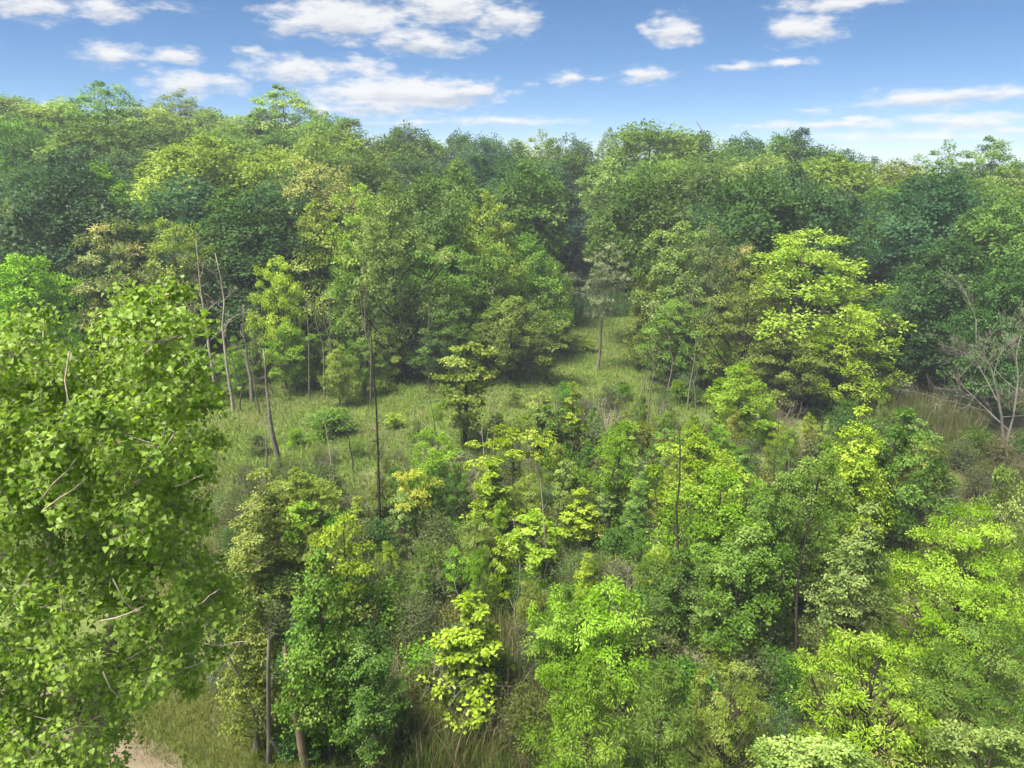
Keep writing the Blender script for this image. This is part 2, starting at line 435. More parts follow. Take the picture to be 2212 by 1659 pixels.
def grow_dead(name, seed, H, spread=0.3, nlimb=7, r0=0.14, lo=0.35, levels=2, twist=0.06, stems=1, rise=1.0, kids=4, trunk_top=1.0, stemspread=0.08, broken=False, sub=0.5):
    """leafless tree: trunk and every main limb (with its twigs) a mesh of its own"""
    rng = np.random.default_rng(seed); parts = []
    def twig(tb, p0, d, L, r, lev):
        k = 5; pts = [p0]; dd = d.copy()
        for i in range(k-1):
            dd = norm(dd + rng.normal(0, 0.16, 3) + np.array([0, 0, 0.05])); pts.append(pts[-1]+dd*L/(k-1))
        pts = np.array(pts); tb.add(pts, np.linspace(r, max(r*0.22, 0.004), k), 5 if r > 0.04 else 3)
        if lev > 0:
            for j in range(kids):
                t = rng.uniform(0.25, 0.95); i = int(t*(k-1)); p = pts[i]+(pts[i+1]-pts[i])*(t*(k-1)-i)
                d2 = norm(norm(pts[i+1]-pts[i])*0.75 + rand_dir(rng, 1)[0]*0.75 + np.array([0, 0, 0.12]))
                twig(tb, p, d2, L*rng.uniform(0.3, 0.6)*(1.1-0.4*t)*sub*2, max(r*0.45*(1-t*0.6), 0.005), lev-1)
    for s in range(stems):
        a0 = s*2.4+rng.uniform(0, 1); k = 8
        zs = np.linspace(-0.3, H*trunk_top*(1 if s == 0 else rng.uniform(.75, 1)), k)
        off = np.cumsum(rng.normal(0, twist*H/k, (k, 2)), 0); off -= off[0]
        off += np.outer(np.maximum(zs, 0)*stemspread*(1 if stems > 1 else 0.3), [math.cos(a0), math.sin(a0)])
        b = np.array([math.cos(a0), math.sin(a0)])*0.25*(stems > 1)
        tp = np.column_stack([off+b, zs]); tb = Tubes(); fr = np.linspace(0, 1, k)
        tb.add(tp, r0*(1-fr*(0.45 if broken else 0.88))*(1 if s == 0 else 0.8), 8, 0.2)
        if broken:
            for j in range(3):
                tb.add(np.stack([tp[-1], tp[-1]+np.array([*rng.normal(0, .05, 2), rng.uniform(.15, .5)])]), [r0*.3, .01], 4)
        parts.append(('trunk', tb.mesh(name+'_trunk', M_BARK)))
        for i in range(nlimb):
            t = lo+(0.97-lo)*(i+rng.uniform(0, 0.8))/nlimb; z = zs[-1]*t
            p0 = np.array([np.interp(z, zs, tp[:, 0]), np.interp(z, zs, tp[:, 1]), z])
            a = a0+i*2.4+rng.uniform(-.5, .5)
            d = norm(np.array([math.cos(a), math.sin(a), rise*rng.uniform(0.4, 1.2)]))
            lb = Tubes(); twig(lb, p0, d, H*spread*rng.uniform(0.6, 1.15)*(1.15-0.6*t), max(r0*0.42*(1.1-t), 0.012), levels)
            parts.append(('branch', lb.mesh(name+'_branch', M_BARK)))
    return dict(parts=parts, H=H, W=2*H*spread)

USED = {}
def place(proto, loc, sz=1.0, sxy=1.0, rot=0.0, leaf=(0.06, 0.12, 0.03), bark=(0.10, 0.085, 0.07), name='broadleaf_tree', label='', cat='tree', group=None, tilt=(0, 0)):
    root = bpy.data.objects.new(name, None); COL.objects.link(root)
    root.empty_display_size = 0.3
    root.location = loc; root.rotation_euler = (tilt[0], tilt[1], rot); root.scale = (sxy, sxy, sz)
    root['label'] = label; root['category'] = cat
    if group: root['group'] = group
    for pn, me in proto['parts']:
        o = bpy.data.objects.new(pn, me); COL.objects.link(o); o.parent = root
        o.color = (*leaf, 1) if pn in ('crown', 'leaf') else (*bark, 1)
        if pn == 'crown': o['kind'] = 'stuff'
    return root

def G(vx, vy, z=0.0):
    d = ray(vx, vy); t = (CAM_H-z)/-d[2]
    return np.array([d[0]*t, d[1]*t, z])

# ------------------------------------------------------------------ setting: ground, paths
def axis(fine_lo, fine_hi, step, far_lo, far_hi):
    a = np.arange(fine_lo, fine_hi+1e-6, step)
    lo = fine_lo - np.geomspace(step*2, fine_lo-far_lo, 14); hi = fine_hi + np.geomspace(step*2, far_hi-fine_hi, 14)
    return np.concatenate([lo[::-1], a, hi])
gx = axis(-120, 120, 2.0, -1500, 1500); gy = axis(-20, 200, 2.0, -1500, 1500)
GX, GY = np.meshgrid(gx, gy)
gv = np.column_stack([GX.ravel(), GY.ravel(), ground_z(GX, GY).ravel()])
nx = len(gx)
ii = (np.arange(len(gy)-1)[:, None]*nx + np.arange(nx-1)[None, :]).ravel()
gq = np.column_stack([ii, ii+1, ii+nx+1, ii+nx])
def struct(name, me):
    o = bpy.data.objects.new(name, me); COL.objects.link(o); o['kind'] = 'structure'; return o
struct('ground', make_mesh('ground', gv, quads=gq, smooth=True, mat=ground_material()))
def gz(x, y):
    """height of the ground mesh itself (bilinear on its grid)"""
    i = np.clip(np.searchsorted(gx, x)-1, 0, len(gx)-2); j = np.clip(np.searchsorted(gy, y)-1, 0, len(gy)-2)
    Z = gv[:, 2].reshape(len(gy), nx)
    fx = (x-gx[i])/(gx[i+1]-gx[i]); fy = (y-gy[j])/(gy[j+1]-gy[j])
    return (Z[j, i]*(1-fx)+Z[j, i+1]*fx)*(1-fy)+(Z[j+1, i]*(1-fx)+Z[j+1, i+1]*fx)*fy

def ribbon(name, ctrl, width, mat, seed, lift=0.03, rag=0.25):
    c = np.array(ctrl, float)[:, :2]
    t = np.linspace(0, len(c)-1, 90)
    i = np.clip(t.astype(int), 0, len(c)-2); f = (t-i)[:, None]
    p0, p1, p2, p3 = c[np.maximum(i-1, 0)], c[i], c[i+1], c[np.minimum(i+2, len(c)-1)]
    p = 0.5*((2*p1)+(-p0+p2)*f+(2*p0-5*p1+4*p2-p3)*f**2+(-p0+3*p1-3*p2+p3)*f**3)
    tn = norm(np.gradient(p, axis=0)); nr = np.column_stack([-tn[:, 1], tn[:, 0]])
    rows = 7; vs = []
    for k in range(rows):
        s = (k/(rows-1)-0.5)
        e = 1 + rag*(0.65*vnoise(t*2.3, np.full_like(t, k > 3), seed)+0.35*vnoise(t*9.7, np.full_like(t, k > 3), seed+1)-0.5)*2
        q = p + nr*(s*width*e)[:, None]
        vs.append(np.column_stack([q, gz(q[:, 0], q[:, 1])+lift]))
    v = np.stack(vs, 1).reshape(-1, 3); a = (np.arange(89)[:, None]*rows+np.arange(rows-1)[None, :]).ravel()
    return make_mesh(name, v, quads=np.column_stack([a, a+1, a+rows+1, a+rows]), smooth=True, mat=mat)
M_DIRT = path_material('trodden_earth', (0.120, 0.092, 0.055, 1), (0.175, 0.140, 0.088, 1))
struct('dirt_path', ribbon('dirt_path', [G(-330, 1330), G(-60, 1460), G(140, 1575), G(275, 1690), G(370, 1900)], 2.6, M_DIRT, 4, rag=0.35))
struct('foot_trail', ribbon('foot_trail', [G(2062, 1040), G(2050, 1090), G(2015, 1180), G(1978, 1280), G(1950, 1360)], 0.65, M_DIRT, 9))

# ------------------------------------------------------------------ plant kinds
PR = {}
PR['FR'] = [grow_tree('far_round', 100+i, 20, 6.0+0.4*(i % 3), cb=0.34, nb=64, br=0.34+0.04*(i % 2), flat=0.95, ns=23, nl=16, ll=0.29, lw=0.22, inner=0.3, zlo=-0.5, spray=0.30, zsq=0.85, droop=0.1, uneven=0.25+0.1*(i % 3), twigs=0) for i in range(5)]
PR['FO'] = [grow_tree('far_oval', 120+i, 20, 4.4, cb=0.20, prof='oval', nb=54, br=0.42, flat=0.95, ns=21, nl=16, ll=0.29, lw=0.22, inner=0.3, zlo=-0.5, spray=0.30, zsq=0.85, droop=0.1, twigs=0) for i in range(3)]
PR['FD'] = [grow_tree('far_dome', 130+i, 20, 6.2, cb=0.34, nb=110, br=0.27, flat=0.9, ns=16, nl=15, ll=0.29, lw=0.19, inner=0.35, zlo=-0.4, zsq=0.8, droop=0.1, uneven=0.16, twigs=0, brvar=0.4) for i in range(2)]
PR['FS'] = [grow_tree('far_open', 140+i, 20, 5.2, cb=0.30, prof='oval', nb=95, br=0.25, flat=0.85, ns=13, nl=12, ll=0.27, lw=0.18, twigs=0.3, inner=0.1, uneven=0.30, brvar=0.5) for i in range(2)]
PR['MM'] = [grow_tree('mid_round', 150+i, 18, 5.6, cb=0.12, nb=78, br=0.29, flat=0.92, ns=20, nl=17, ll=0.25, lw=0.2, inner=0.3, zlo=-0.5, spray=0.31, zsq=0.8, droop=0.1, uneven=0.3, twigs=0.15) for i in range(3)]
PR['MO'] = [grow_tree('mid_open', 160+i, 15, 4.8, cb=0.10, prof='oval' if i else 'dome', nb=76, br=0.22, flat=0.8, ns=15, nl=16, ll=0.2, lw=0.13, zsq=0.7, uneven=0.4, twigs=0.4, limb_r=1.5, rise=1.0) for i in range(3)]
PR['ME'] = [grow_tree('mid_tall', 170+i, 18, 3.8, cb=0.12, prof='oval', nb=66, br=0.30, flat=0.95, ns=15, nl=15, ll=0.21, lw=0.15, zsq=0.8, droop=0.1, uneven=0.5, twigs=0.3, limb_r=1.4) for i in range(3)]
PR['MG'] = [grow_tree('mid_gold', 180+i, 16, 5.0, cb=0.16, prof='oval', nb=66, br=0.21, flat=0.85, ns=13, nl=15, zsq=0.75, ll=0.22, lw=0.14, uneven=0.4, twigs=0.4, mat=M_LEAF_GOLD, limb_r=1.4) for i in range(2)]
PR['NA'] = [grow_tree('ash_young', 190+i, 7, 1.7, cb=0.08, prof='column', nb=38, br=0.36, flat=0.85, ns=15, nl=20, ll=0.15, lw=0.05, droop=0.5, zsq=0.8, uneven=0.35, twigs=0.4) for i in range(3)]
PR['NM'] = [grow_tree('maple_young', 200+i, 8, 2.4, cb=0.15, prof='oval', nb=44, br=0.30, flat=0.8, ns=16, nl=24, ll=0.115, lw=0.09, zsq=0.7, uneven=0.4, twigs=0.4) for i in range(3)]
PR['NP'] = [grow_tree('poplar_young', 210+i, 9, 2.0, cb=0.12, prof='cone', nb=46, br=0.32, flat=0.75, ns=16, nl=18, ll=0.10, lw=0.085, droop=0.5, uneven=0.3, twigs=0.4, tang=0.8) for i in range(2)]
PR['YS'] = [grow_tree('sapling_layered', 220+i, 5, 1.15, cb=0.18, prof='cone' if i % 2 else 'oval', nb=34, br=0.34, flat=0.42, ns=10, nl=17, ll=0.11, lw=0.09, uneven=0.6, twigs=0.6, rise=0.5, inner=0.3) for i in range(4)]
PR['GS'] = [grow_tree('sapling_gold', 226+i, 5, 1.6, cb=0.40, prof='vase', nb=17, br=0.34, flat=0.42, ns=11, nl=18, ll=0.11, lw=0.09, uneven=0.8, twigs=0.7, rise=0.5, inner=0.3) for i in range(2)]
PR['WS'] = [grow_shrub('willow_shrub', 230+i, 2.6, 1.5, nb=30, ns=10, nl=13, ll=0.115, lw=0.035, stick=3 if i % 2 else 0) for i in range(4)]
PR['DS'] = [grow_shrub('leafy_shrub', 240+i, 2.4, 1.4, nb=30, ns=10, nl=12, ll=0.11, lw=0.07, flat=0.6) for i in range(3)]
PR['BE'] = [grow_tree('tree_layered', 250+i, 9, 3.9, cb=0.04, prof='dome', nb=80, br=0.26, flat=0.26, ns=15, nl=27, ll=0.115, lw=0.058, droop=0.35, uneven=0.35, twigs=0.5, rise=0.35, inner=0.3) for i in range(1)]
PR['TA'] = [grow_tree('conifer_droop', 260, 12, 2.0, cb=0.42, prof='oval', nb=30, br=0.34, flat=0.7, ns=10, nl=18, ll=0.2, lw=0.05, droop=1.2, uneven=0.6, twigs=0.6, rise=0.3, r0=0.13, zsq=0.7)]
PR['ASH'] = [grow_tree('ash_near', 270, 8.5, 2.5, cb=0.05, prof='oval', nb=60, br=0.30, flat=0.85, ns=18, nl=26, ll=0.13, lw=0.042, zsq=0.8, droop=0.6, uneven=0.35, twigs=0.4)]
PR['SU'] = [grow_tree('sumac_near', 280+i, 5.5, 3.1, cb=0.25, prof='dome', nb=62, br=0.20, flat=0.5, ns=13, nl=24, ll=0.12, lw=0.04, droop=0.3, uneven=0.4, twigs=0.5, rise=0.9, limb_r=1.6, mat=M_LEAF_GOLD, r0=0.16) for i in range(1)]
PR['MP'] = [grow_tree('maple_near', 290, 9, 2.6, cb=0.25, prof='dome', nb=46, br=0.29, flat=0.55, ns=18, nl=24, ll=0.115, lw=0.10, droop=0.3, uneven=0.3, twigs=0.3)]
PR['DT'] = [grow_dead('dead_tree', 300+i, 12, spread=0.22, nlimb=8, r0=0.13, lo=0.42, stems=1, kids=4) for i in range(3)]
PR['DP'] = [grow_dead('dead_pole', 310+i, 13, spread=0.10, nlimb=9, r0=0.12, lo=0.35, levels=1, kids=3, rise=0.2, twist=0.045) for i in range(2)]
PR['DW'] = [grow_dead('dead_wide', 320, 11, spread=0.42, nlimb=8, r0=0.10, lo=0.30, levels=2, kids=7, rise=0.7, stems=3, stemspread=0.30, sub=0.55, trunk_top=0.86, twist=0.16)]
PR['DB'] = [grow_dead('dead_stem', 330+i, 6, spread=0.13, nlimb=4, r0=0.06, lo=0.35, levels=1, kids=4, rise=0.9, twist=0.13) for i in range(3)]
PR['BR'] = [grow_dead('broken_snag', 340, 5.4, spread=0.05, nlimb=3, r0=0.19, lo=0.3, levels=0, broken=True, twist=0.03)]

HO=(.024,.054,.026); DG=(.040,.088,.021); BL=(.038,.086,.034); MD=(.066,.124,.022); GR=(.092,.166,.021); BG=(.130,.235,.014); PG=(.140,.210,.046)  # first one paints the back hollow's shade into the leaf colour
YG=(.148,.208,.028); OL=(.118,.160,.028); LM=(.185,.275,.017); YL=(.200,.275,.018); TN=(.180,.212,.062); GG=(.104,.140,.050); SG=(.135,.172,.090); GO=(.31,.325,.042)
BK=(.085,.070,.055); BGY=(.17,.15,.125); BW=(.36,.32,.27); BD=(.045,.036,.030)

LEAF_GAIN = 1.35
PLACED = []                         # x, y, radius of every tree so far
prng = random.Random(5)
def tree(kind, i, vx, vtop, D, wpx, leaf, name, label, bark=BK, group=None, cat='tree', tilt=(0, 0), rot=None, hmin=2.0):
    top = P(vx, vtop, D); z = float(gz(top[0], top[1])); h = max(top[2]-z, hmin)
    pr = PR[kind][i % len(PR[kind])]
    depth = D*math.cos(PITCH)+(CAM_H-top[2])*math.sin(PITCH)
    wpx = wpx*({'FR': 1.28, 'FO': 1.28, 'FD': 1.28, 'FS': 1.2, 'MM': 1.15, 'MG': 1.15, 'MO': 1.05, 'ME': 1.0}.get(kind, 1.0)) if wpx else wpx
    sz = h/pr['H']; sxy = (wpx/FPX*depth)/pr['W'] if wpx else sz
    PLACED.append((top[0], top[1], (wpx/FPX*depth)/2 if wpx else 1.0))
    vj = prng.uniform(0.82, 1.2)
    if kind in ('MM', 'ME', 'MO') and leaf not in (DG, HO): vj *= 1.15
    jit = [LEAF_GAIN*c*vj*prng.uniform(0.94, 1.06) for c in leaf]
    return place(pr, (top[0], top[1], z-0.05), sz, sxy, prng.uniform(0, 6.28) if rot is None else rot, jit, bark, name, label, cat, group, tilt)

LH, BS, RB = 'trees on the wooded hill', 'trees of the back forest wall', 'trees of the wood beyond the clearing'
B = 'broadleaf_tree'
ROWS = [
 # skyline of the hill, from the frame's edge to the dip
 ('FR',0,25,205,125,190,YG,B,'yellowish rounded tree on the hill skyline at the frame edge',LH),
 ('FS',0,215,172,108,175,GR,B,'tall green tree with lacy open top, highest on the hill skyline',LH),
 ('FO',0,120,205,122,150,YG,B,'light yellow-green crown just before the highest lacy skyline tree',LH),
 ('FR',1,305,222,128,170,YG,B,'yellow-green domed crown just after the highest lacy skyline tree',LH),
 ('FS',1,382,190,150,130,GG,B,'small hazy grey-green treetop peeking over the hill skyline',LH),
 ('FR',2,455,232,126,190,YG,B,'yellow-green rounded crown on the skyline below a small cloud',LH),
 ('FO',1,545,238,130,150,GR,B,'green crown on the skyline just before the lone round skyline tree',LH),
 ('FS',0,620,184,132,170,YG,B,'lone round feathery tree standing clear above the hill skyline',LH),
 ('FR',3,700,240,124,150,GR,B,'green skyline crown just after the lone round feathery tree',LH),
 ('FO',2,765,258,118,150,YG,B,'last pale yellow-green crown of the hill before the forest dip',LH),
 # second rows on the hill
 ('FR',4,50,280,108,230,DG,B,'dark rounded tree below the yellowish crown at the hill edge',LH),
 ('FR',5,190,262,102,230,GR,B,'broad green tree below the highest lacy skyline tree',LH),
 ('FR',0,330,272,106,210,MD,B,'mid-green tree above the big yellow-green dome',LH),
 ('FR',1,480,282,108,190,GR,B,'green crown on the slope behind the big yellow-green dome',LH),
 ('FO',0,590,272,110,170,MD,B,'green oval crown below the lone round skyline tree',LH),
 ('FR',2,672,282,104,200,YG,B,'soft yellow-green tree above the tan-gold crown',LH),
 ('FO',1,762,300,100,170,GR,B,'tall green oval tree bounding the dark hollow of the back forest',LH),
 ('FR',3,70,352,92,200,DG,B,'very dark green tree on the hill, low by the frame edge',LH),
 ('FR',4,260,318,96,190,DG,B,'dark green tree wedged behind the big yellow-green dome',LH),
 ('FO',2,170,300,100,150,GR,B,'green oval tree on the hill between two dark crowns',LH),
 # front of the hill
 ('FD',0,412,292,80,270,YG,B,'big dome-shaped yellow-green tree, broadest crown on the hill',LH),
 ('FD',1,590,318,82,210,YG,B,'yellow-green dome beside the broadest crown on the hill',LH),
 ('MM',0,213,352,77,180,BG,B,'fresh bright green rounded tree below the dark hill trees',LH),
 ('MM',1,112,392,76,190,YG,B,'yellow-green tree beside the fresh bright green one on the hill front',LH),
 ('MM',2,25,432,70,190,OL,B,'olive-green tree cut by the frame edge on the hill front',LH),
 ('MG',0,672,335,73,230,TN,B,'tan and gold-tinged tree on the hill front',LH),
 ('MM',3,560,408,64,290,DG,B,'massive dark green tree in front of the yellow-green domes',LH),
 ('MM',0,330,440,70,200,MD,B,'mid-green tree behind the gold-tinged sparse tree',LH),
 ('MG',1,232,462,58,230,TN,B,'sparse gold-tinged tree at the wood edge behind the cottonwood',LH),
 ('MG',0,365,465,60,160,YG,B,'yellow-green sparse tree beside the gold-tinged one at the wood edge',LH),
 ('ME',0,695,430,64,170,YG,B,'tall yellow-green tree beside the massive dark green one',LH),
 ('ME',1,778,390,64,180,YG,B,'yellow-green tree just before the forked elm-like tree',LH),
 ('ME',2,845,392,58,170,PG,B,'tall forked tree with pale feathery crown at the meadow edge',LH,BD),
 ('MM',1,30,545,52,190,BG,B,'bright green tree at the frame edge behind the cottonwood',LH),
 ('MO',1,590,545,56,110,LM,B,'thin lime-green tree in front of the massive dark crown',LH),
 ('MM',2,120,520,66,180,DG,B,'dark tree behind the gold-tinged sparse tree by the frame edge',LH),
 ('ME',0,760,520,60,120,GR,B,'slim green tree under the yellow-green crowns at the meadow edge',LH),
 # centre group
 ('ME',0,1062,412,66,150,YG,B,'spired yellow-green tree topping the clump in mid valley',RB),
 ('MM',0,955,485,64,190,GR,B,'fresh green tree in the valley clump beside the spired one',RB),
 ('MM',3,1140,505,67,160,GR,B,'green tree behind the spired one on the gap side',RB),
 ('MM',1,1188,560,72,100,GR,B,'small green tree bordering the gap in the wood',RB),
 ('MO',0,1050,510,62,200,GR,B,'open green tree with dark trunk in the middle of the valley clump',RB,BD),
 ('MO',1,1100,632,58,180,OL,B,'olive understory tree with dark leaning stems by the meadow',RB,BD),
 ('MO',2,865,590,60,130,SG,B,'silvery grey-leaved tree by the forked elm-like tree',RB),
 ('MO',0,955,640,57,150,MD,B,'low dark green tree at the back edge of the meadow',RB),
 # back forest wall, skyline
 ('FR',5,872,268,126,140,GR,B,'green skyline crown where the hill meets the back forest',BS),
 ('FO',0,932,286,132,110,MD,B,'narrow dark skyline crown second after the hill',BS),
 ('FR',0,1000,284,134,110,MD,B,'dark skyline crown above the middle of the dark hollow',BS),
 ('FR',1,1045,286,130,130,BL,B,'blue-green rounded skyline crown beside the middle dark one',BS),
 ('FO',1,1110,300,134,100,GR,B,'small green skyline crown in the dip of the back forest',BS),
 ('FS',1,1162,280,136,110,YG,B,'thin yellowish treetop on the back forest skyline',BS),
 ('FR',2,1222,288,132,130,MD,B,'green skyline crown following the thin yellowish treetop',BS),
 ('FS',0,1312,275,140,60,GG,B,'tiny round treetop just before the highest back forest dome',BS),
 ('FR',3,1400,258,122,240,GR,B,'highest and broadest dome on the back forest skyline',BS),
 ('FR',4,1495,274,126,150,GR,B,'green shoulder crown beside the broadest back forest dome',BS),
 ('FR',5,1600,292,128,150,MD,B,'green skyline crown past the thin crane boom',BS),
 ('FR',0,1690,286,126,150,GR,B,'rounded green skyline crown second past the crane boom',BS),
 ('FO',2,1742,278,124,100,BL,B,'dark narrow crown, sharp peak at the end of the back forest skyline',BS),
 ('FR',1,1812,312,132,140,BL,B,'blue-green crown stepping down from the dark peak',BS),
 ('FR',2,1860,330,140,110,BL,B,'lowest blue-green crown at the end of the back forest',BS),
 # back forest wall, second rows; the hollow's shade is put into darker leaf colours
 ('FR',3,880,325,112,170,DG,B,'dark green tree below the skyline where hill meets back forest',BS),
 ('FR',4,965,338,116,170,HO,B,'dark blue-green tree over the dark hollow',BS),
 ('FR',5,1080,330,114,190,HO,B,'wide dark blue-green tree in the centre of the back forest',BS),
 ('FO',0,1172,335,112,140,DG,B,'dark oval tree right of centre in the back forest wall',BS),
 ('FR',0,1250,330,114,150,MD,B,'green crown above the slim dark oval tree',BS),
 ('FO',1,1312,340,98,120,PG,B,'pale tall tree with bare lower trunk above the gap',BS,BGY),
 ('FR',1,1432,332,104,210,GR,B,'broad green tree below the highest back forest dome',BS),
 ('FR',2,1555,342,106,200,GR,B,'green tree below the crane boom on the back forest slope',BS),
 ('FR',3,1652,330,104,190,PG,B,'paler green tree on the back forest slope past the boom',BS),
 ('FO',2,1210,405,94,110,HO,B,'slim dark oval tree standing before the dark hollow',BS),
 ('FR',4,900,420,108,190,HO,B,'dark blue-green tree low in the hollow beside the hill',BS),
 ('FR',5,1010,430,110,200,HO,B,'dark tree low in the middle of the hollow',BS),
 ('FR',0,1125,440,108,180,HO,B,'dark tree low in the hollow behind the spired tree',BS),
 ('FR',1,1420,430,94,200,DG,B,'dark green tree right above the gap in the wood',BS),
 ('FR',2,1530,430,90,200,DG,B,'green tree behind the pale grey-green willow-like one',BS),
 # right back
 ('FD',0,1790,332,98,260,YG,B,'broad olive-yellow dome on the far right-hand ridge',RB),
 ('FD',1,1930,345,102,200,OL,B,'flat olive crown on the ridge beside the olive-yellow dome',RB),
 ('FS',1,2040,303,104,130,GR,B,'open lacy tree on the skyline near the right frame edge',RB),
 ('FS',0,2165,293,100,150,GR,B,'tallest lacy tree on the skyline near the right frame edge',RB),
 ('FR',3,1665,420,88,180,MD,B,'green tree below the olive-yellow dome on the boom side',RB),
 ('FR',4,1795,428,84,220,GR,B,'broad green tree below the olive-yellow dome',RB),
 ('FR',5,1930,400,88,220,GR,B,'broad green tree below the flat olive crown',RB),
 ('FR',0,2060,380,88,220,MD,B,'green tree below the lacy skyline trees',RB),
 ('FD',0,2180,365,96,160,PG,B,'pale green dome below the tallest lacy tree at the frame edge',RB),
 ('MM',0,1890,475,72,220,MD,B,'dark green tree behind the brightest yellow-green tree',RB),
 ('MM',1,2010,470,74,190,DG,B,'dark tree above the big dark maple near the frame edge',RB),
 ('MM',2,2175,425,62,230,MD,B,'lighter green maple above the big dark one at the frame edge',RB),
 ('MM',3,2050,510,56,260,DG,B,'big dark green maple with full skirts behind the dead tree',RB),
 ('MM',0,2195,555,48,180,DG,B,'green maple half cut by the right frame edge behind the dead tree',RB),
 ('MM',2,1960,610,54,140,DG,B,'deep green tree between the brightest tree and the big maple',RB),
 # right middle
 ('ME',1,1475,472,60,180,PG,B,'pale green tree bordering the gap on its far side',RB),
 ('MO',0,1535,485,58,140,GG,B,'grey-green willow-like tree beside the pale green one',RB,BGY),
 ('MG',1,1605,515,60,130,TN,B,'tan-tipped tree behind the olive open-limbed tree',RB),
 ('MO',1,1755,488,55,350,(.138,.205,.022),B,'brightest yellow-green spreading tree above the thicket',RB),
 ('MO',2,1620,585,53,200,OL,B,'olive open-limbed tree beside the brightest yellow-green tree',RB,BD),
 ('MO',0,1850,660,50,210,LM,B,'lower lime tree leaning out below the brightest tree',RB),
 ('ME',2,1412,585,62,105,OL,B,'slim olive tree at the edge of the gap',RB),
 ('MO',1,1480,640,56,150,GR,B,'green low tree below the pale green one at the gap',RB),
 ('MO',2,1700,680,50,170,OL,B,'olive low tree under the brightest yellow-green tree',RB),
 ('NM',0,1610,785,44,160,LM,'young_tree','round lime-green small tree with arching stems above the thicket','small trees in the thicket'),
 ('TA',0,1300,520,62,110,SG,'conifer_tree','thin drooping conifer with a bare grey trunk in the gap',None,BGY),
]
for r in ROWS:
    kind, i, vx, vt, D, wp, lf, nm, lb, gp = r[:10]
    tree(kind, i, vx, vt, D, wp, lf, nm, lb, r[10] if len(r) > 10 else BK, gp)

# what one can find in the photograph, for telling alike plants apart: x, y, words
MARKS = [(620, 215, 'the lone round skyline tree'), (215, 200, 'the highest lacy skyline tree'), (412, 370, 'the big yellow-green dome'), (672, 390, 'the tan hill tree'), (560, 500, 'the massive dark tree'),
         (232, 540, 'the gold-tinged sparse tree'), (845, 470, 'the forked feathery tree'), (1062, 480, 'the spired valley tree'), (1400, 300, 'the broadest skyline dome'), (1742, 300, 'the dark skyline peak'),
         (1210, 480, 'the slim dark oval tree'), (1312, 400, 'the pale bare-trunked tree'), (1790, 370, 'the olive-yellow dome'), (2165, 330, 'the tallest lacy tree'), (2050, 650, 'the big dark maple'),
         (1765, 600, 'the brightest yellow-green tree'), (1455, 560, 'the pale tree by the gap'), (1300, 680, 'the drooping conifer'), (1020, 300, 'the dark hollow'), (60, 300, 'the frame-edge hill tree'), (1610, 830, 'the round lime tree'),
         (825, 900, 'the dark dead pole'), (604, 900, 'the pale-stubbed trunk'), (1000, 850, 'the lone meadow sapling'), (890, 1050, 'the golden sapling'), (1110, 990, 'the pale golden sapling'), (1145, 1160, 'the flat-layered sapling'),
         (1180, 1250, 'the grassy clearing'), (1012, 1400, 'the acid-yellow sapling'), (1345, 1000, 'the columnar sapling'), (1440, 1080, 'the leaning dead tree'), (1265, 1360, 'the ash-like pair'), (1275, 1560, 'the brilliant ash'),
         (1505, 1010, 'the lime maple'), (1645, 1060, 'the thin dark stems'), (1865, 1000, 'the lime poplar'), (1865, 1200, 'the pale aspen'), (2105, 1250, 'the wide layered tree'), (2130, 880, 'the bleached dead tree'), (1900, 1500, 'the gold shrubby tree'),
         (735, 1160, 'the yellow sapling top'), (660, 1500, 'the snapped trunk'), (545, 1090, 'the olive willow-like tree'), (1000, 1560, 'the reed bed'), (1712, 1300, 'the slim bare trunk'), (470, 700, 'the bare tree pair'), (715, 910, 'the dark meadow shrub')]
def pix(x, y, z):
    c, s_ = math.cos(PITCH), math.sin(PITCH); dz = z-CAM_H
    dp = y*c-dz*s_
    return CX+FPX*x/dp, CY-FPX*(y*s_+dz*c)/dp
TAKEN = set()
def near_mark(x, y, z, head=None):
    """which landmark a plant shows nearest to, and on which side of it; with a head, the first such phrase not yet used"""
    a, b = pix(x, y, z); first = None
    for m in sorted(MARKS, key=lambda q: (q[0]-a)**2+(q[1]-b)**2)[:6]:
        dx, dy = a-m[0], b-m[1]; r = math.hypot(dx, dy)
        w_ = ('right of ' if dx > 0 else 'left of ') if abs(dx) > 1.3*abs(dy) else ('below ' if dy > 0 else 'above ')
        if 0.5 < abs(dx)/(abs(dy)+1e-6) <= 2 and r > 45: w_ = ('below and ' if dy > 0 else 'above and ')+('right of ' if dx > 0 else 'left of ')
        out = (head or '')+('close ' if r < 60 else ('further ' if r > 150 else 'just '))+w_+m[2]
        first = first or out
        if head is None or out not in TAKEN:
            TAKEN.add(out); return out
    return first
def hue_word(c):
    names = {'DG': 'dark green', 'HO': 'very dark green', 'BL': 'dark bluish green', 'MD': 'mid green', 'GR': 'green', 'BG': 'bright green', 'PG': 'pale green', 'YG': 'yellow-green', 'OL': 'olive', 'LM': 'lime', 'YL': 'yellow', 'TN': 'tan', 'GG': 'grey-green', 'SG': 'silvery'}
    for k_, n_ in names.items():
        if globals()[k_] is c or globals()[k_] == tuple(c): return n_
    return 'green'

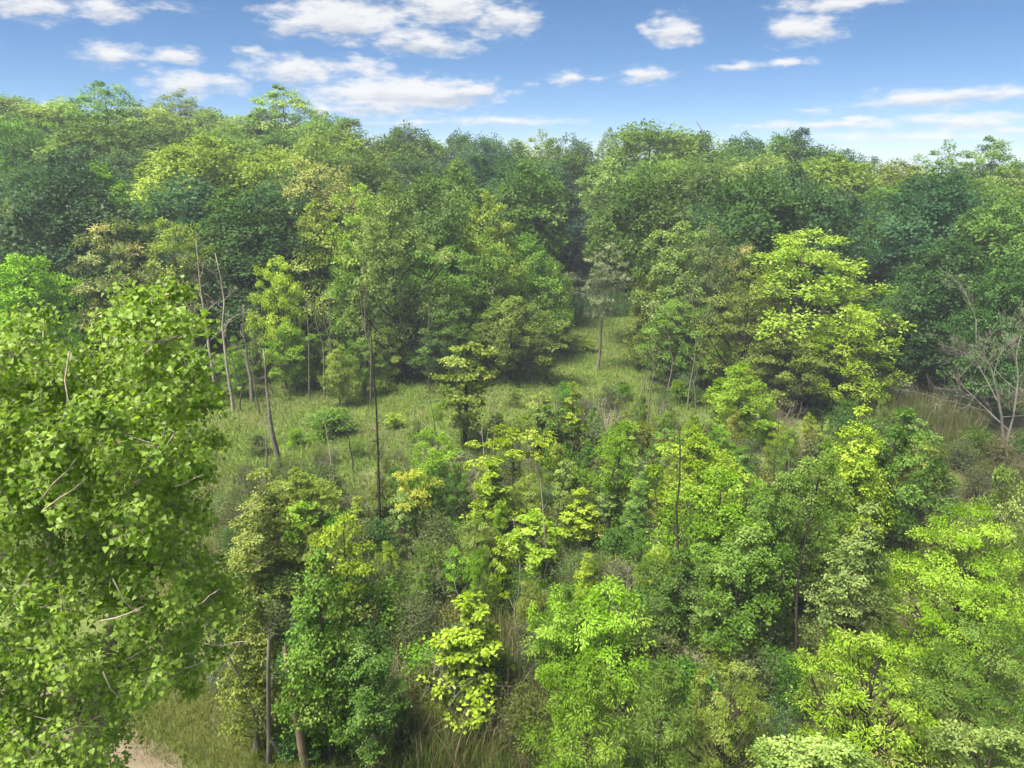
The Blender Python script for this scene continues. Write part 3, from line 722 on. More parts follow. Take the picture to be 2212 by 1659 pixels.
# ------------------------------------------------------------------ the wood behind the named crowns
SKYX = [0, 150, 215, 300, 450, 560, 700, 800, 900, 1000, 1300, 1400, 1500, 1700, 1800, 1900, 2000, 2212]
SKYY = [215, 210, 215, 235, 245, 250, 255, 270, 292, 300, 310, 275, 292, 298, 330, 350, 345, 330]
EDX = [-200, 450, 850, 1000, 1180, 1225, 1290, 1370, 1400, 1560, 1850, 1950, 2212, 2400]
EDD = [54, 56, 58, 66, 76, 98, 104, 98, 66, 58, 57, 58, 58, 58]
fr = random.Random(11)
n_fill = 0
for k in range(1500):
    vx = fr.uniform(-60, 2270); D = fr.uniform(54, 150)
    if D < np.interp(vx, EDX, EDD)+4: continue
    p = P(vx, 300, D); x, y = p[0], p[1]
    if any((x-a)**2+(y-b)**2 < max(3.6, 0.62*rr)**2 for a, b, rr in PLACED): continue
    z = float(gz(x, y)); h = fr.uniform(14, 20)
    lim = P(vx, np.interp(vx, SKYX, SKYY)+fr.uniform(14, 70), D)[2]-z
    h = min(h, lim)
    if h < 9: continue
    wide = fr.uniform(10, 14); kd, i = fr.choice([('FR', 0), ('FR', 1), ('FR', 2), ('FR', 3), ('FR', 4), ('FR', 5), ('FO', 0), ('FO', 1), ('FO', 2)])
    if kd == 'FO': wide *= 0.75
    pr = PR[kd][i % len(PR[kd])]
    zone = LH if x < -6-(y-60)*0.12 else (BS if D > 98 and vx < 1800 else RB)
    lf = fr.choice([DG, MD, MD, GR, BL]) if not (850 < vx < 1420 and D > 85) else fr.choice([DG, BL, HO])  # trees in the hollow get darker leaves to stand in for its shade
    lb = near_mark(x, y, z+h*0.85, hue_word(lf)+' forest tree ')
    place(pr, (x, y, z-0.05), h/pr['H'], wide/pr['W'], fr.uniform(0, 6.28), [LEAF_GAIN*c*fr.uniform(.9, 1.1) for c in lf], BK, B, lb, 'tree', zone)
    PLACED.append((x, y, wide/2)); n_fill += 1
    if n_fill >= 120: break

# young growth and bare stems under the wood's front edge
UG = 'young trees under the wood edge'
for k, (vx, vb, h, wd, lf) in enumerate([
  (520, 860, 4.2, 2.6, BG), (560, 830, 5.5, 3.0, GR), (640, 850, 6.0, 4.2, BG), (700, 840, 4.6, 3.2, GR), (735, 880, 5.2, 2.6, YG), (790, 860, 5, 3, GR), (850, 830, 5.5, 3, YG),
  (905, 820, 5, 3.4, GR), (945, 800, 4, 2.6, OL), (980, 790, 4.4, 3, OL), (1180, 760, 5, 4, OL), (1150, 800, 4, 3, OL),
  (1385, 800, 5, 3, YG), (1430, 830, 5, 3.4, OL), (1470, 850, 4.4, 3, GR), (1540, 850, 4.6, 3, BG), (1680, 880, 4.4, 3, OL), (1745, 880, 4.6, 3, OL),
  (1810, 880, 4, 3.4, OL), (1870, 870, 3.6, 3, GG), (430, 870, 5, 3, GR), (390, 840, 5.5, 3.4, DG), (600, 800, 6, 4, DG), (680, 790, 6, 4, DG), (820, 790, 6, 4, MD), (900, 770, 6, 4, DG)]):
    g = G(vx, vb); z = float(gz(g[0], g[1])); pr = PR['NM'][k % 3]
    place(pr, (g[0], g[1], z-.03), h/pr['H'], wd/pr['W'], k*1.7, [LEAF_GAIN*c for c in lf], BGY, 'young_tree', near_mark(g[0], g[1], z+h*0.7, hue_word(lf)+' slender wood-edge sapling '), 'tree', UG + (' of the valley' if vx > 900 else ' of the hill'))
BS_G = 'bare stems along the wood edge'
for k, (vx, vb, vt, i) in enumerate([(668, 868, 650, 0), (700, 866, 640, 1), (722, 862, 630, 2), (640, 850, 690, 0), (716, 845, 660, 1), (668, 830, 640, 2), (790, 850, 560, 0), (800, 880, 640, 1), (1060, 822, 600, 2),
                                      (1037, 790, 570, 0), (1485, 888, 600, 1), (1503, 884, 640, 2), (1390, 850, 640, 0), (1440, 870, 690, 1), (1180, 815, 690, 2), (1760, 880, 660, 1), (1730, 890, 640, 2),
                                      (560, 900, 720, 0), (925, 850, 660, 1), (520, 890, 700, 2)]):
    g = G(vx, vb); h = P(vx, vt, g[1])[2]; pr = PR['DB'][i]
    place(pr, (g[0], g[1], float(gz(g[0], g[1]))-.05), h/6, 1.25, k*2.1, GR, BGY, 'bare_sapling', near_mark(g[0], g[1], h*0.6, 'thin bare grey stem '+('rising tall ' if h > 7 else '')), 'tree', BS_G)

# ------------------------------------------------------------------ dead trees
def at(pr, vx, vb, vt, name, label, bark, sxy=None, rot=0.0, tilt=(0, 0), group=None, cat='dead tree', leaf=GR, gain=LEAF_GAIN, zoff=0.05):
    """stands on the ground where pixel (vx, vb) meets it, as tall as vt says"""
    g = G(vx, vb); z = float(gz(g[0], g[1])); g = G(vx, vb, z); h = P(vx, vt, g[1])[2]-z
    s = h/pr['H']
    PLACED.append((g[0], g[1], 0.5))
    return place(pr, (g[0], g[1], z-zoff), s, sxy*1.0 if sxy else s, rot, [gain*c for c in leaf], bark, name, label, cat, group, tilt)
at(PR['DT'][0], 470, 885, 520, 'dead_tree', 'tall bare tree forking high up behind the cottonwood', BW, 1.1, 0.4)
at(PR['DT'][1], 505, 890, 545, 'dead_tree', 'crooked bare tree, second of the pair behind the cottonwood', BW, 1.1, 2.0)
at(PR['DT'][2], 545, 870, 660, 'dead_tree', 'short bare tree with tangled broken limbs beside the bare pair', BGY, 1.3, 1.1)
at(PR['DP'][0], 825, 1185, 610, 'dead_tree', 'tall dark limbless pole of a dead tree in the meadow thicket', BD, 0.65, 0.6)
at(PR['DP'][1], 604, 1012, 755, 'dead_tree', 'dead trunk with short pale stubs at the meadow margin', BGY, 1.5, 2.2)
at(PR['DB'][0], 572, 1075, 900, 'dead_tree', 'small dead tree with curling grey twigs below the pale-stubbed trunk', BGY, 1.4, 0.2)
at(PR['DT'][1], 1476, 1340, 870, 'dead_tree', 'leaning dead tree with brown twiggy top in the thicket', BK, 0.75, 0.5, tilt=(0, -0.12))
at(PR['DT'][2], 1712, 1490, 1040, 'dead_tree', 'slim dark bare trunk rising from the litter by the yellow shrubs', BD, 0.55, 1.5)
at(PR['DW'][0], 2185, 1030, 625, 'dead_tree', 'big spreading dead tree with bleached limbs against the dark maple', (.18,.165,.14), 1.2, 2.4)
at(PR['DB'][1], 1645, 1220, 900, 'dead_tree', 'pair of thin dark stems bare at the top among bright green crowns', BD, 0.9, 0.7)
at(PR['DB'][2], 1690, 1160, 960, 'dead_tree', 'short forked grey stem beside the thin dark stems', BGY, 1.0, 0.7)
at(PR['BR'][0], 662, 1668, 1408, 'broken_trunk', 'snapped upright trunk with a splintered brown top above the path', (.20, .145, .105), 0.8, 0.3, tilt=(0, -0.06))
at(PR['BR'][0], 612, 1640, 1330, 'leaning_trunk', 'leaning pale trunk bending over the path verge', (.24, .21, .175), 0.34, 0.3, tilt=(0.05, -0.26))
at(PR['BR'][0], 580, 1655, 1340, 'leaning_trunk', 'thick grey leaning trunk beside the pale one at the verge', (.17, .15, .125), 0.46, 1.9, tilt=(0.10, -0.18))
at(PR['DT'][0], 1205, 1010, 840, 'dead_tree', 'small grey dead tree at the meadow end of the thicket', BGY, 0.5, 0.9)
at(PR['DB'][1], 1260, 1180, 1050, 'dead_tree', 'dark stump-like dead stem behind tangled brush', BD, 0.9, 0.2)
at(PR['DB'][0], 905, 1020, 880, 'dead_tree', 'twiggy dead sapling in the middle of the meadow', BGY, 1.0, 1.2)
at(PR['DT'][1], 1395, 960, 740, 'dead_tree', 'bare grey tree with drooping twigs above the thicket', BGY, 0.7, 2.2)

# ------------------------------------------------------------------ saplings and small trees of the clearing
TG = 'small trees in the thicket'
NEAR = [
 ('YS',0,1000,735,965,130,YG,'young_tree','lone yellow-green sapling with a bent dark trunk in the open meadow',BD),
 ('GS',0,890,1008,1190,100,GO,'young_tree','small sapling with golden-yellow leaves left of the thicket middle',BK),
 ('GS',1,1110,925,1100,150,YL,'young_tree','pale golden sapling spreading above the thicket by the meadow',BK),
 ('YS',1,1065,985,1160,110,LM,'young_tree','lime sapling under the pale golden one',BK),
 ('YS',2,1145,1105,1240,120,LM,'young_tree','bright lime flat-layered sapling over the small grassy clearing',BK),
 ('YS',3,1255,1055,1190,90,YL,'young_tree','yellow-lime sapling beside the flat-layered one',BK),
 ('YS',1,1085,1155,1330,65,YL,'young_tree','thin yellow-green sapling in front of the grassy clearing',BK),
 ('YS',3,1012,1290,1540,185,YL,'young_tree','conical acid-yellow sapling standing in the reeds',BK),
 ('YS',0,985,1180,1330,60,BG,'young_tree','narrow bright green sapling amid dark brush',BK),
 ('YS',2,1185,870,1010,80,GR,'young_tree','small dark-green sapling at the meadow end of the thicket',BK),
 ('YS',0,1160,845,1000,60,YG,'young_tree','sparse yellowish sapling at the back of the thicket',BK),
 ('YS',1,1237,825,1000,70,YL,'young_tree','thin yellow-leaved sapling around a grey trunk',BK),
 ('NA',0,1345,905,1130,110,BG,'young_tree','dense bright green columnar sapling in the middle of the thicket',BK),
 ('NA',1,1210,1265,1520,130,BG,'young_tree','fresh green ash-like sapling, narrower of the pair above the big bush',BK),
 ('NA',2,1325,1262,1530,190,BG,'young_tree','fresh green ash-like sapling, broader of the pair above the big bush',BK),
 ('NM',0,1505,925,1190,190,LM,'young_tree','lime-green rounded young maple at the back of the thicket',BK),
 ('NM',1,1570,1000,1330,210,BG,'young_tree','leafy bright green young maple beside the leaning dead tree',BK),
 ('NM',2,1690,1010,1360,200,GR,'young_tree','green young maple crossed by thin dark stems',BK),
 ('NP',0,1870,868,1250,190,LM,'young_tree','tall pale lime poplar with a bright peaked tip',BK),
 ('NM',0,1955,885,1210,190,GR,'young_tree','darker green tree beside the tall pale lime poplar',BK),
 ('NP',1,1865,1080,1440,210,PG,'young_tree','rounded pale green aspen over the littered clearing',BK),
 ('NM',1,1770,950,1290,170,GR,'young_tree','mid-green young tree between the poplar and the maples',BK),
 ('NM',2,1610,1130,1440,230,GR,'young_tree','broad green young maple in front of the leafy bright one',BK),
 ('NM',0,1480,1190,1440,170,MD,'young_tree','dark green young tree behind the ash-like pair',BK),
 ('BE',0,2105,1090,1470,320,LM,'broadleaf_tree','wide yellow-green tree of flat layered sprays near the frame edge',BD),
 ('NM',1,2195,1000,1420,150,PG,'broadleaf_tree','pale green maple cut by the frame edge beside the layered tree',BK),
 ('BE',0,2170,1330,1760,330,GR,'broadleaf_tree','dark layered tree below the wide yellow-green one',BD),
 ('SU',0,1900,1365,1700,370,LM,'broadleaf_tree','wide yellow-green shrubby tree with gold tints and dark limbs',BD),
 ('SU',0,1590,1425,1730,220,YG,'broadleaf_tree','smaller yellow-olive shrubby tree beside the wide gold one',BK),
 ('ASH',0,1275,1420,1860,270,BG,'broadleaf_tree','big brilliant green bushy ash, brightest at the bottom of the view',BK),
 ('ASH',0,1440,1420,1800,200,GR,'broadleaf_tree','green ash behind the brilliant one',BK),
 ('NP',1,545,1010,1330,210,OL,'broadleaf_tree','olive willow-like tree beside the cottonwood',BGY),
 ('NP',0,670,1160,1640,240,GR,'broadleaf_tree','tall green tree next to the snapped trunk',BK),
 ('GS',0,735,1105,1400,130,YL,'young_tree','yellow-leaved sapling top poking out of the tall green tree',BK),
 ('NM',2,780,1380,1650,190,MD,'young_tree','dark leafy small tree beside the reeds',BK),
 ('NP',1,500,1200,1620,190,OL,'broadleaf_tree','olive tree with leaning pale stems over the path bend',BGY),
 ('NM',0,640,1010,1180,150,YG,'young_tree','yellow-green bushy tree by the dark dead pole',BK),
 ('NA',1,930,920,1120,110,BG,'young_tree','bright green sapling behind the golden one',BK),
]
for kind, i, vx, vt, vb, wp, lf, nm, lb, bk in NEAR:
    g = G(vx, vb); D = g[1]
    tree(kind, i, vx, vt, D, wp, lf, nm, lb, bk, TG if nm == 'young_tree' else None)
tree('MP', 0, 2150, 1575, 13.0, 300, PG, 'broadleaf_tree', 'pale green maple top in the bottom corner of the view', BK)
tree('MP', 0, 1790, 1615, 13.5, 330, PG, 'broadleaf_tree', 'pale green maple top at the bottom edge below the gold tree', BK)

# ------------------------------------------------------------------ thicket of shrubs
sr = random.Random(21); SH = []
def shrub_ok(x, y, d):
    return all((x-a)**2+(y-b)**2 > d*d for a, b in SH)
n_s = 0
for k in range(9000):
    vx = sr.uniform(480, 2230); vy = sr.uniform(820, 1659)
    if vy < np.interp(vx, [480, 560, 860, 1130, 1220, 1500, 1900, 2000, 2230], [1010, 1010, 985, 960, 850, 860, 900, 900, 900]): continue
    if 1690 < vx < 1990 and 1270 < vy: continue                       # littered clearing
    if ((vx-1180)/110)**2+((vy-1250)/65)**2 < 1: continue               # grassy clearing
    if 840 < vx < 1190 and vy > 1360 and sr.random() > 0.22: continue   # reeds
    if vx > 1990 and vy > 1250: continue
    if vx < 640 and vy > 1500: continue                                # path verge
    g = G(vx, vy); x, y = g[0], g[1]
    if not shrub_ok(x, y, 0.95): continue
    SH.append((x, y))
    kd = 'WS' if sr.random() < 0.6 else 'DS'; i = sr.randrange(4 if kd == 'WS' else 3); pr = PR[kd][i]
    h = sr.uniform(1.4, 3.0)*(0.5 if vy < 1080 and vx < 1180 else (0.8 if vy < 1000 else 1.0)); wd = h*sr.uniform(0.9, 1.35)
    lf = sr.choice([GG, GG, GG, GR, OL, SG]) if kd == 'WS' else sr.choice([MD, GR, GG, OL, BG])
    nm = 'willow_shrub' if kd == 'WS' else 'leafy_shrub'
    lb = near_mark(x, y, h*0.7, ('tall ' if h > 2.2 else 'low ')+hue_word(lf)+(' narrow-leaved shrub ' if kd == 'WS' else ' broad-leaved shrub '))
    place(pr, (x, y, float(gz(x, y))-.05), h/pr['H'], wd/pr['W'], sr.uniform(0, 6.28), [0.70*LEAF_GAIN*c*sr.uniform(.8, 1.2) for c in lf], BGY, nm, lb, 'shrub', 'shrubs of the thicket')
    n_s += 1
    if n_s >= 290: break
print('fill', n_fill, 'shrubs', n_s)
# slim young trees and leafless brush scattered through the thicket
yr = random.Random(61); YT = []
for k in range(3000):
    vx = yr.uniform(540, 1960); vy = yr.uniform(900, 1480)
    if not (vy > np.interp(vx, [540, 860, 1130, 1220, 1500, 1900, 2000], [1140, 1140, 1110, 930, 930, 960, 1000])): continue
    if ((vx-1180)/120)**2+((vy-1250)/80)**2 < 1 or (vx > 1690 and vy > 1230) or (vx < 1150 and vy > 1400): continue
    g = G(vx, vy); x, y = g[0], g[1]
    if any((x-a)**2+(y-b)**2 < 1.9**2 for a, b in YT) or any((x-a)**2+(y-b)**2 < (0.5*r_)**2 for a, b, r_ in PLACED): continue
    YT.append((x, y))
    kd, i = yr.choice([('NM', 0), ('NM', 1), ('NM', 2), ('YS', 0), ('YS', 2), ('NA', 0), ('NA', 1), ('NP', 0)]); pr = PR[kd][i]
    h = yr.uniform(2.2, 4.2); wd = h*yr.uniform(0.30, 0.55)
    lf = yr.choice([BG, GR, GR, LM, YG, OL, PG])
    lb = near_mark(x, y, h*0.7, ('taller ' if h > 3.2 else 'short ')+hue_word(lf)+' slim young tree ')
    place(pr, (x, y, float(gz(x, y))-.05), h/pr['H'], wd/pr['W'], yr.uniform(0, 6.28), [LEAF_GAIN*c*yr.uniform(.85, 1.1) for c in lf], BGY, 'young_tree', lb, 'tree', 'slim young trees of the thicket', tilt=(yr.uniform(-.08, .08), yr.uniform(-.08, .08)))
    if len(YT) >= 75: break
for k in range(400):
    vx = yr.uniform(560, 1900); vy = yr.uniform(960, 1480)
    if (vx > 1690 and vy > 1230) or vy < np.interp(vx, [560, 860, 1130, 1220, 1500, 1900], [1000, 1000, 960, 870, 900, 940]): continue
    g = G(vx, vy); x, y = g[0], g[1]
    if any((x-a)**2+(y-b)**2 < 1.5**2 for a, b in YT): continue
    YT.append((x, y)); pr = PR['DB'][k % 3]; h = yr.uniform(2.5, 5.5); bkc = yr.choice([BGY, BD, BK, BW])
    lb = near_mark(x, y, h*0.7, ('tall ' if h > 4 else 'short ')+('dark' if bkc == BD else ('pale' if bkc == BW else 'grey'))+' bare stem in the thicket ')
    place(pr, (x, y, float(gz(x, y))-.05), h/6, yr.uniform(.6, 1.0), yr.uniform(0, 6.28), GR, bkc, 'bare_sapling', lb, 'tree', 'bare stems of the thicket', tilt=(yr.uniform(-.12, .12), yr.uniform(-.12, .12)))
    if len(YT) >= 110: break
def grow_brush(name, seed, H, Rad, stems):
    rng = np.random.default_rng(seed); tb = Tubes()
    for i in range(stems):
        a = rng.uniform(0, 6.283); b = np.array([math.cos(a), math.sin(a), 0])*Rad*rng.uniform(0, .4); b[2] = -.1
        a2 = a+rng.uniform(-1, 1); e = np.array([math.cos(a2)*Rad*rng.uniform(.3, 1), math.sin(a2)*Rad*rng.uniform(.3, 1), H*rng.uniform(.4, 1)])
        pth = bez(b, (b+e)/2+rng.normal(0, .12*H, 3), e, 5); tb.add(pth, np.linspace(.016, .005, 5), 3)
        for j in range(4):
            p = pth[rng.integers(1, 5)]; q = p+rand_dir(rng, 1, -.2, 1)[0]*H*rng.uniform(.12, .32); tb.add(np.stack([p, (p+q)/2+rng.normal(0, .03, 3), q]), [.007, .005, .003], 3)
    return dict(parts=[('twig', tb.mesh(name, M_BARK))], H=H, W=2*Rad)
PR['BB'] = [grow_brush('bare_brush', 350+i, 2.2, 1.1, 22) for i in range(3)]
nb_ = 0
for k in range(2000):
    vx = yr.uniform(700, 1700); vy = yr.uniform(900, 1640)
    if not (vy > np.interp(vx, [540, 1130, 1220, 1500, 1900], [1000, 960, 860, 880, 920])) or (vx > 1480 and vy > 1250): continue
    g = G(vx, vy); x, y = g[0], g[1]
    if any((x-a)**2+(y-b)**2 < 1.6**2 for a, b in YT): continue
    YT.append((x, y)); pr = PR['BB'][k % 3]; h = yr.uniform(1.3, 3.0)
    bkc = yr.choice([BGY, BW, BK]); lb = near_mark(x, y, h*0.7, ('tall ' if h > 2.1 else 'low ')+('pale' if bkc == BW else ('grey' if bkc == BGY else 'brown'))+' leafless tangled brush ')
    place(pr, (x, y, float(gz(x, y))-.05), h/pr['H'], h*yr.uniform(.8, 1.3)/pr['W'], yr.uniform(0, 6.28), GR, bkc, 'bare_shrub', lb, 'shrub', 'leafless brush of the thicket')
    nb_ += 1
    if nb_ >= 45: break
# shrubs one can point at
at(PR['DS'][0], 715, 940, 885, 'leafy_shrub', 'dark spreading shrub alone on the grass before the wood edge', BK, 1.7, cat='shrub', leaf=GR)
for k, (vx, vb, vt, lf, wds) in enumerate([(640, 965, 925, BG, 'bright green'), (770, 985, 940, GR, 'green'), (850, 925, 890, LM, 'lime'), (905, 960, 905, OL, 'olive'), (945, 905, 868, BG, 'bright green'), (1075, 935, 890, GR, 'green'), (1110, 880, 845, OL, 'olive'),
                                             (690, 1000, 950, OL, 'olive'), (1180, 830, 795, GR, 'green'), (560, 985, 935, GG, 'grey-green'), (1130, 940, 900, LM, 'lime'), (980, 1000, 960, GR, 'green')]):
    g = G(vx, vb); at(PR[('DS', 'WS', 'YS')[k % 3]][k % 3], vx, vb, vt, 'meadow_shrub', near_mark(g[0], g[1], 0.6, 'small '+wds+' meadow shrub '), BK, (0.6, 0.55, 0.5)[k % 3], k*1.3, cat='shrub', leaf=lf, group='small shrubs on the meadow')
at(PR['DS'][1], 1262, 760, 728, 'leafy_shrub', 'low yellow bush at the mouth of the gap', BK, 1.3, cat='shrub', leaf=YG)

# ------------------------------------------------------------------ the cottonwood close to the camera
def in_poly(x, y, poly):
    c = False; n = len(poly)
    for i in range(n):
        (x1, y1), (x2, y2) = poly[i], poly[i-1]
        if (y1 > y) != (y2 > y) and x < (x2-x1)*(y-y1)/(y2-y1)+x1: c = not c
    return c
def build_cottonwood():
    rng = np.random.default_rng(77)
    OUT = [(-260, 690), (0, 690), (60, 655), (130, 650), (150, 720), (215, 775), (235, 650), (300, 600), (350, 605), (420, 660), (450, 700), (440, 760), (490, 795), (500, 850),
           (465, 880), (500, 940), (485, 1000), (485, 1060), (465, 1110), (490, 1200), (555, 1310), (565, 1385), (500, 1365), (450, 1470), (400, 1490), (330, 1530), (280, 1630), (265, 1780), (-260, 1780)]
    Dc = 9.7; base = np.array([P(40, 1000, Dc)[0], Dc, 0.0]); base[2] = float(gz(base[0], base[1]))
    boughs = []
    tries = 0
    while len(boughs) < 505 and tries < 90000:
        tries += 1
        vx, vy = rng.uniform(-260, 580), rng.uniform(600, 1780)
        br_v = rng.uniform(34, 62)
        if not all(in_poly(vx+dx*br_v*0.8, vy+dy*br_v*0.8, OUT) for dx, dy in ((1, 0), (-1, 0), (0, 1), (0, -1))):
            if not (in_poly(vx, vy, OUT) and rng.random() < 0.10): continue
            br_v *= 0.6
        half = 2.3*math.sqrt(max(1-((vx-180)/480.0)**2, 0.05))*min(1.0, 0.35+(vy-580)/420.0)
        p = P(vx, vy, Dc+rng.uniform(-1, 1)*half)
        r = br_v/FPX*10.2*1.3
        if min((np.linalg.norm(p-q) for q, _ in boughs), default=9) < 0.245: continue
        boughs.append((p, r))
    tb = Tubes()
    topA, topB = P(330, 640, Dc), P(95, 690, Dc+0.3)
    fork = base+np.array([0.05, 0, 8.2])
    tA = np.concatenate([bez(base-np.array([0, 0, .4]), base+np.array([0.15, 0.1, 4]), fork, 6), bez(fork, fork*0.5+topA*0.5+np.array([0.25, 0, 0]), topA, 7)[1:]])
    tb.add(tA, np.concatenate([np.linspace(.24, .15, 6), np.linspace(.14, .012, 7)[1:]]), 9, 0.12)
    tB = bez(fork-np.array([0, 0, .3]), fork*0.5+topB*0.5+np.array([-0.5, 0, 0.2]), topB, 7); tb.add(tB, np.linspace(.12, .012, 7), 7, 0.1)
    trunk = tb.mesh('cottonwood_trunk', M_BARK)
    spine = np.concatenate([tA[4:], tB[1:]])
    limbs = Tubes(); packs = []
    boughs.sort(key=lambda b: np.min(np.linalg.norm(spine-b[0], axis=1)))
    nodes = [p for p in spine]; 
    for c, r in boughs:
        N_ = np.array(nodes); dd = np.linalg.norm(N_-c, axis=1)+0.55*np.maximum(N_[:, 2]-c[2]+0.1, 0)
        p0 = N_[int(np.argmin(dd))]; nodes.append(c)
        L = np.linalg.norm(c-p0); ax_d = np.min(np.linalg.norm(spine-c, axis=1))
        limbs.add(bez(p0, (p0+c)/2+np.array([0, 0, -0.08*L])+rng.normal(0, .08*L, 3), c, 5), np.linspace(max(0.030-0.011*ax_d, .008), max(0.022-0.010*ax_d, .006), 5), 4)
        ns, nl = 12, 16
        wd = rand_dir(rng, ns, -0.75, 1.0); tip = c+wd*rng.uniform(0.55, 1.05, ns)[:, None]*r
        bt = rng.normal(0, 0.16)
        for s, wv in zip(tip, wd):
            limbs.add(np.stack([c, s]), [0.006, 0.003], 3)
            t = rng.uniform(0.25, 1.05, nl)[:, None]
            pos = c+(s-c)*t+rng.normal(0, 0.055, (nl, 3))+rand_dir(rng, nl)*0.05
            d = norm(wv*0.5+rng.normal(0, 0.55, (nl, 3))+np.array([0, 0, -0.55]))
            n = norm(wv*0.7+rng.normal(0, 0.55, (nl, 3))+np.array([0, -0.15, 0.55]))
            sz = rng.uniform(0.046, 0.088, nl)
            packs.append((pos, d, n, sz, sz*rng.uniform(0.85, 1.05, nl), bt+rng.normal(0, 0.18)+rng.normal(0, 0.22, nl)))
    A = [np.concatenate([p[i] for p in packs]) for i in range(6)]
    pos, d, n, L, Wd, ti = A
    d = norm(d); sd = norm(np.cross(n, d)); nn = np.cross(d, sd)
    view = pos-np.array([0, 0, CAM_H]); dist = np.linalg.norm(view, axis=1)
    u = (view[:, 0]/(view[:, 1]*math.cos(PITCH)-view[:, 2]*math.sin(PITCH)))
    score = L*Wd*np.abs((nn*view).sum(1)/dist)/dist**2*(u > -0.70)
    pick = np.zeros(len(pos), bool); pick[np.argsort(-score)[:300]] = True
    v, q, t6 = leaf_geo(pos[~pick]-base, d[~pick], n[~pick], L[~pick], Wd[~pick], ti[~pick], shape='delta', fold=0.14)
    crown = make_mesh('cottonwood_crown', v, quads=q, attrs={'tint': t6}, mat=M_LEAF_GLOSS)
    trunk.transform(__import__('mathutils').Matrix.Translation(-Vector(base)))
    lm = limbs.mesh('cottonwood_limb', M_BARK); lm.transform(__import__('mathutils').Matrix.Translation(-Vector(base)))
    root = place(dict(parts=[('trunk', trunk), ('limb', lm), ('crown', crown)]), base, leaf=COTTON, bark=(.26, .23, .19), name='cottonwood_tree',
                 label='large leafy cottonwood close by with glossy triangular leaves and pale twigs')
    units = []
    for k in range(7):
        v, q, t6 = leaf_geo(np.zeros((1, 3)), np.array([[0, 1., 0]]), np.array([[0, 0, 1.]]), np.array([1.0]), np.array([1.0]), np.array([(k-3)*0.2]), shape='delta', fold=0.14)
        units.append(make_mesh('leaf_blade', v, quads=q, attrs={'tint': t6}, mat=M_LEAF_GLOSS))
    from mathutils import Matrix
    for j in np.nonzero(pick)[0]:
        o = bpy.data.objects.new('leaf', units[int(np.clip(round(ti[j]/0.2)+3, 0, 6))]); COL.objects.link(o); o.parent = root
        m = np.eye(4); m[:3, 0] = -sd[j]*Wd[j]; m[:3, 1] = d[j]*L[j]; m[:3, 2] = nn[j]*Wd[j]; m[:3, 3] = pos[j]-base
        m[:3, 0] = np.cross(d[j], nn[j])*Wd[j]
        o.matrix_basis = Matrix(m.tolist()); o.color = (*COTTON, 1)
    # pale dead twigs that stick out of the foliage
    for vx, vy, vx2, vy2 in [(345, 985, 320, 1030), (115, 1045, 165, 990), (130, 1075, 190, 1030), (30, 1290, 75, 1225), (250, 1335, 310, 1310), (270, 1300, 315, 1345), (440, 1300, 470, 1275), (500, 1120, 560, 1080),
                             (480, 1395, 540, 1385), (140, 820, 145, 890), (400, 1045, 440, 1025), (560, 1215, 590, 1180), (490, 1430, 520, 1385), (240, 1490, 275, 1520)]:
        Dt = Dc-2.2*math.sqrt(max(1-((vx-180)/480.0)**2, .05))-0.1
        a, b = P(vx, vy, Dt)-base, P(vx2, vy2, Dt+rng.uniform(-.3, .3))-base
        tw = Tubes(); m = (a+b)/2+rng.normal(0, 0.015, 3); inn = a+(a-b)*0.8+np.array([0, 0.12, 0])
        tw.add(np.stack([inn, a, m, b]), [0.011, 0.010, 0.007, 0.003], 5)
        e = m+norm(norm(b-a)+rng.normal(0, .25, 3))*0.14; tw.add(np.stack([m, (m+e)/2+rng.normal(0, .01, 3), e]), [.006, .005, .003], 3)
        o = bpy.data.objects.new('twig', tw.mesh('twig', M_BARK)); COL.objects.link(o); o.parent = root; o.color = (.30, .26, .21, 1)
COTTON = (.200, .312, .046)
build_cottonwood()

# ------------------------------------------------------------------ grass, reeds, undergrowth
def region(n, seed, vx0, vx1, vy0, vy1, test=None, power=1.0):
    """points on the ground, spread evenly over the ground between two picture rows"""
    rng = np.random.default_rng(seed); Dn, Df = G(0, vy1)[1], G(0, vy0)[1]
    out = []
    D = (Dn**power + rng.random(n*2)*(Df**power-Dn**power))**(1/power)
    vy = None
    # depth of the ground point, then its sideways position
    depth = D*math.cos(PITCH)+CAM_H*math.sin(PITCH)
    vx = rng.uniform(vx0, vx1, n*2); x = (vx-CX)/FPX*depth
    dep = np.arctan2(CAM_H, D)-PITCH; vyy = CY+FPX*np.tan(dep)
    keep = np.ones(len(x), bool) if test is None else test(vx, vyy, rng)
    x, D = x[keep][:n], D[keep][:n]
    return x, D
def gz_v(x, y):
    return np.array([gz(a, b) for a, b in zip(x, y)]) if len(x) < 50 else _gzv(x, y)
def _gzv(x, y):
    i = np.clip(np.searchsorted(gx, x)-1, 0, len(gx)-2); j = np.clip(np.searchsorted(gy, y)-1, 0, len(gy)-2); Z = gv[:, 2].reshape(len(gy), nx)
    fx = (x-gx[i])/(gx[i+1]-gx[i]); fy = (y-gy[j])/(gy[j+1]-gy[j])
    return (Z[j, i]*(1-fx)+Z[j, i+1]*fx)*(1-fy)+(Z[j+1, i]*(1-fx)+Z[j+1, i+1]*fx)*fy
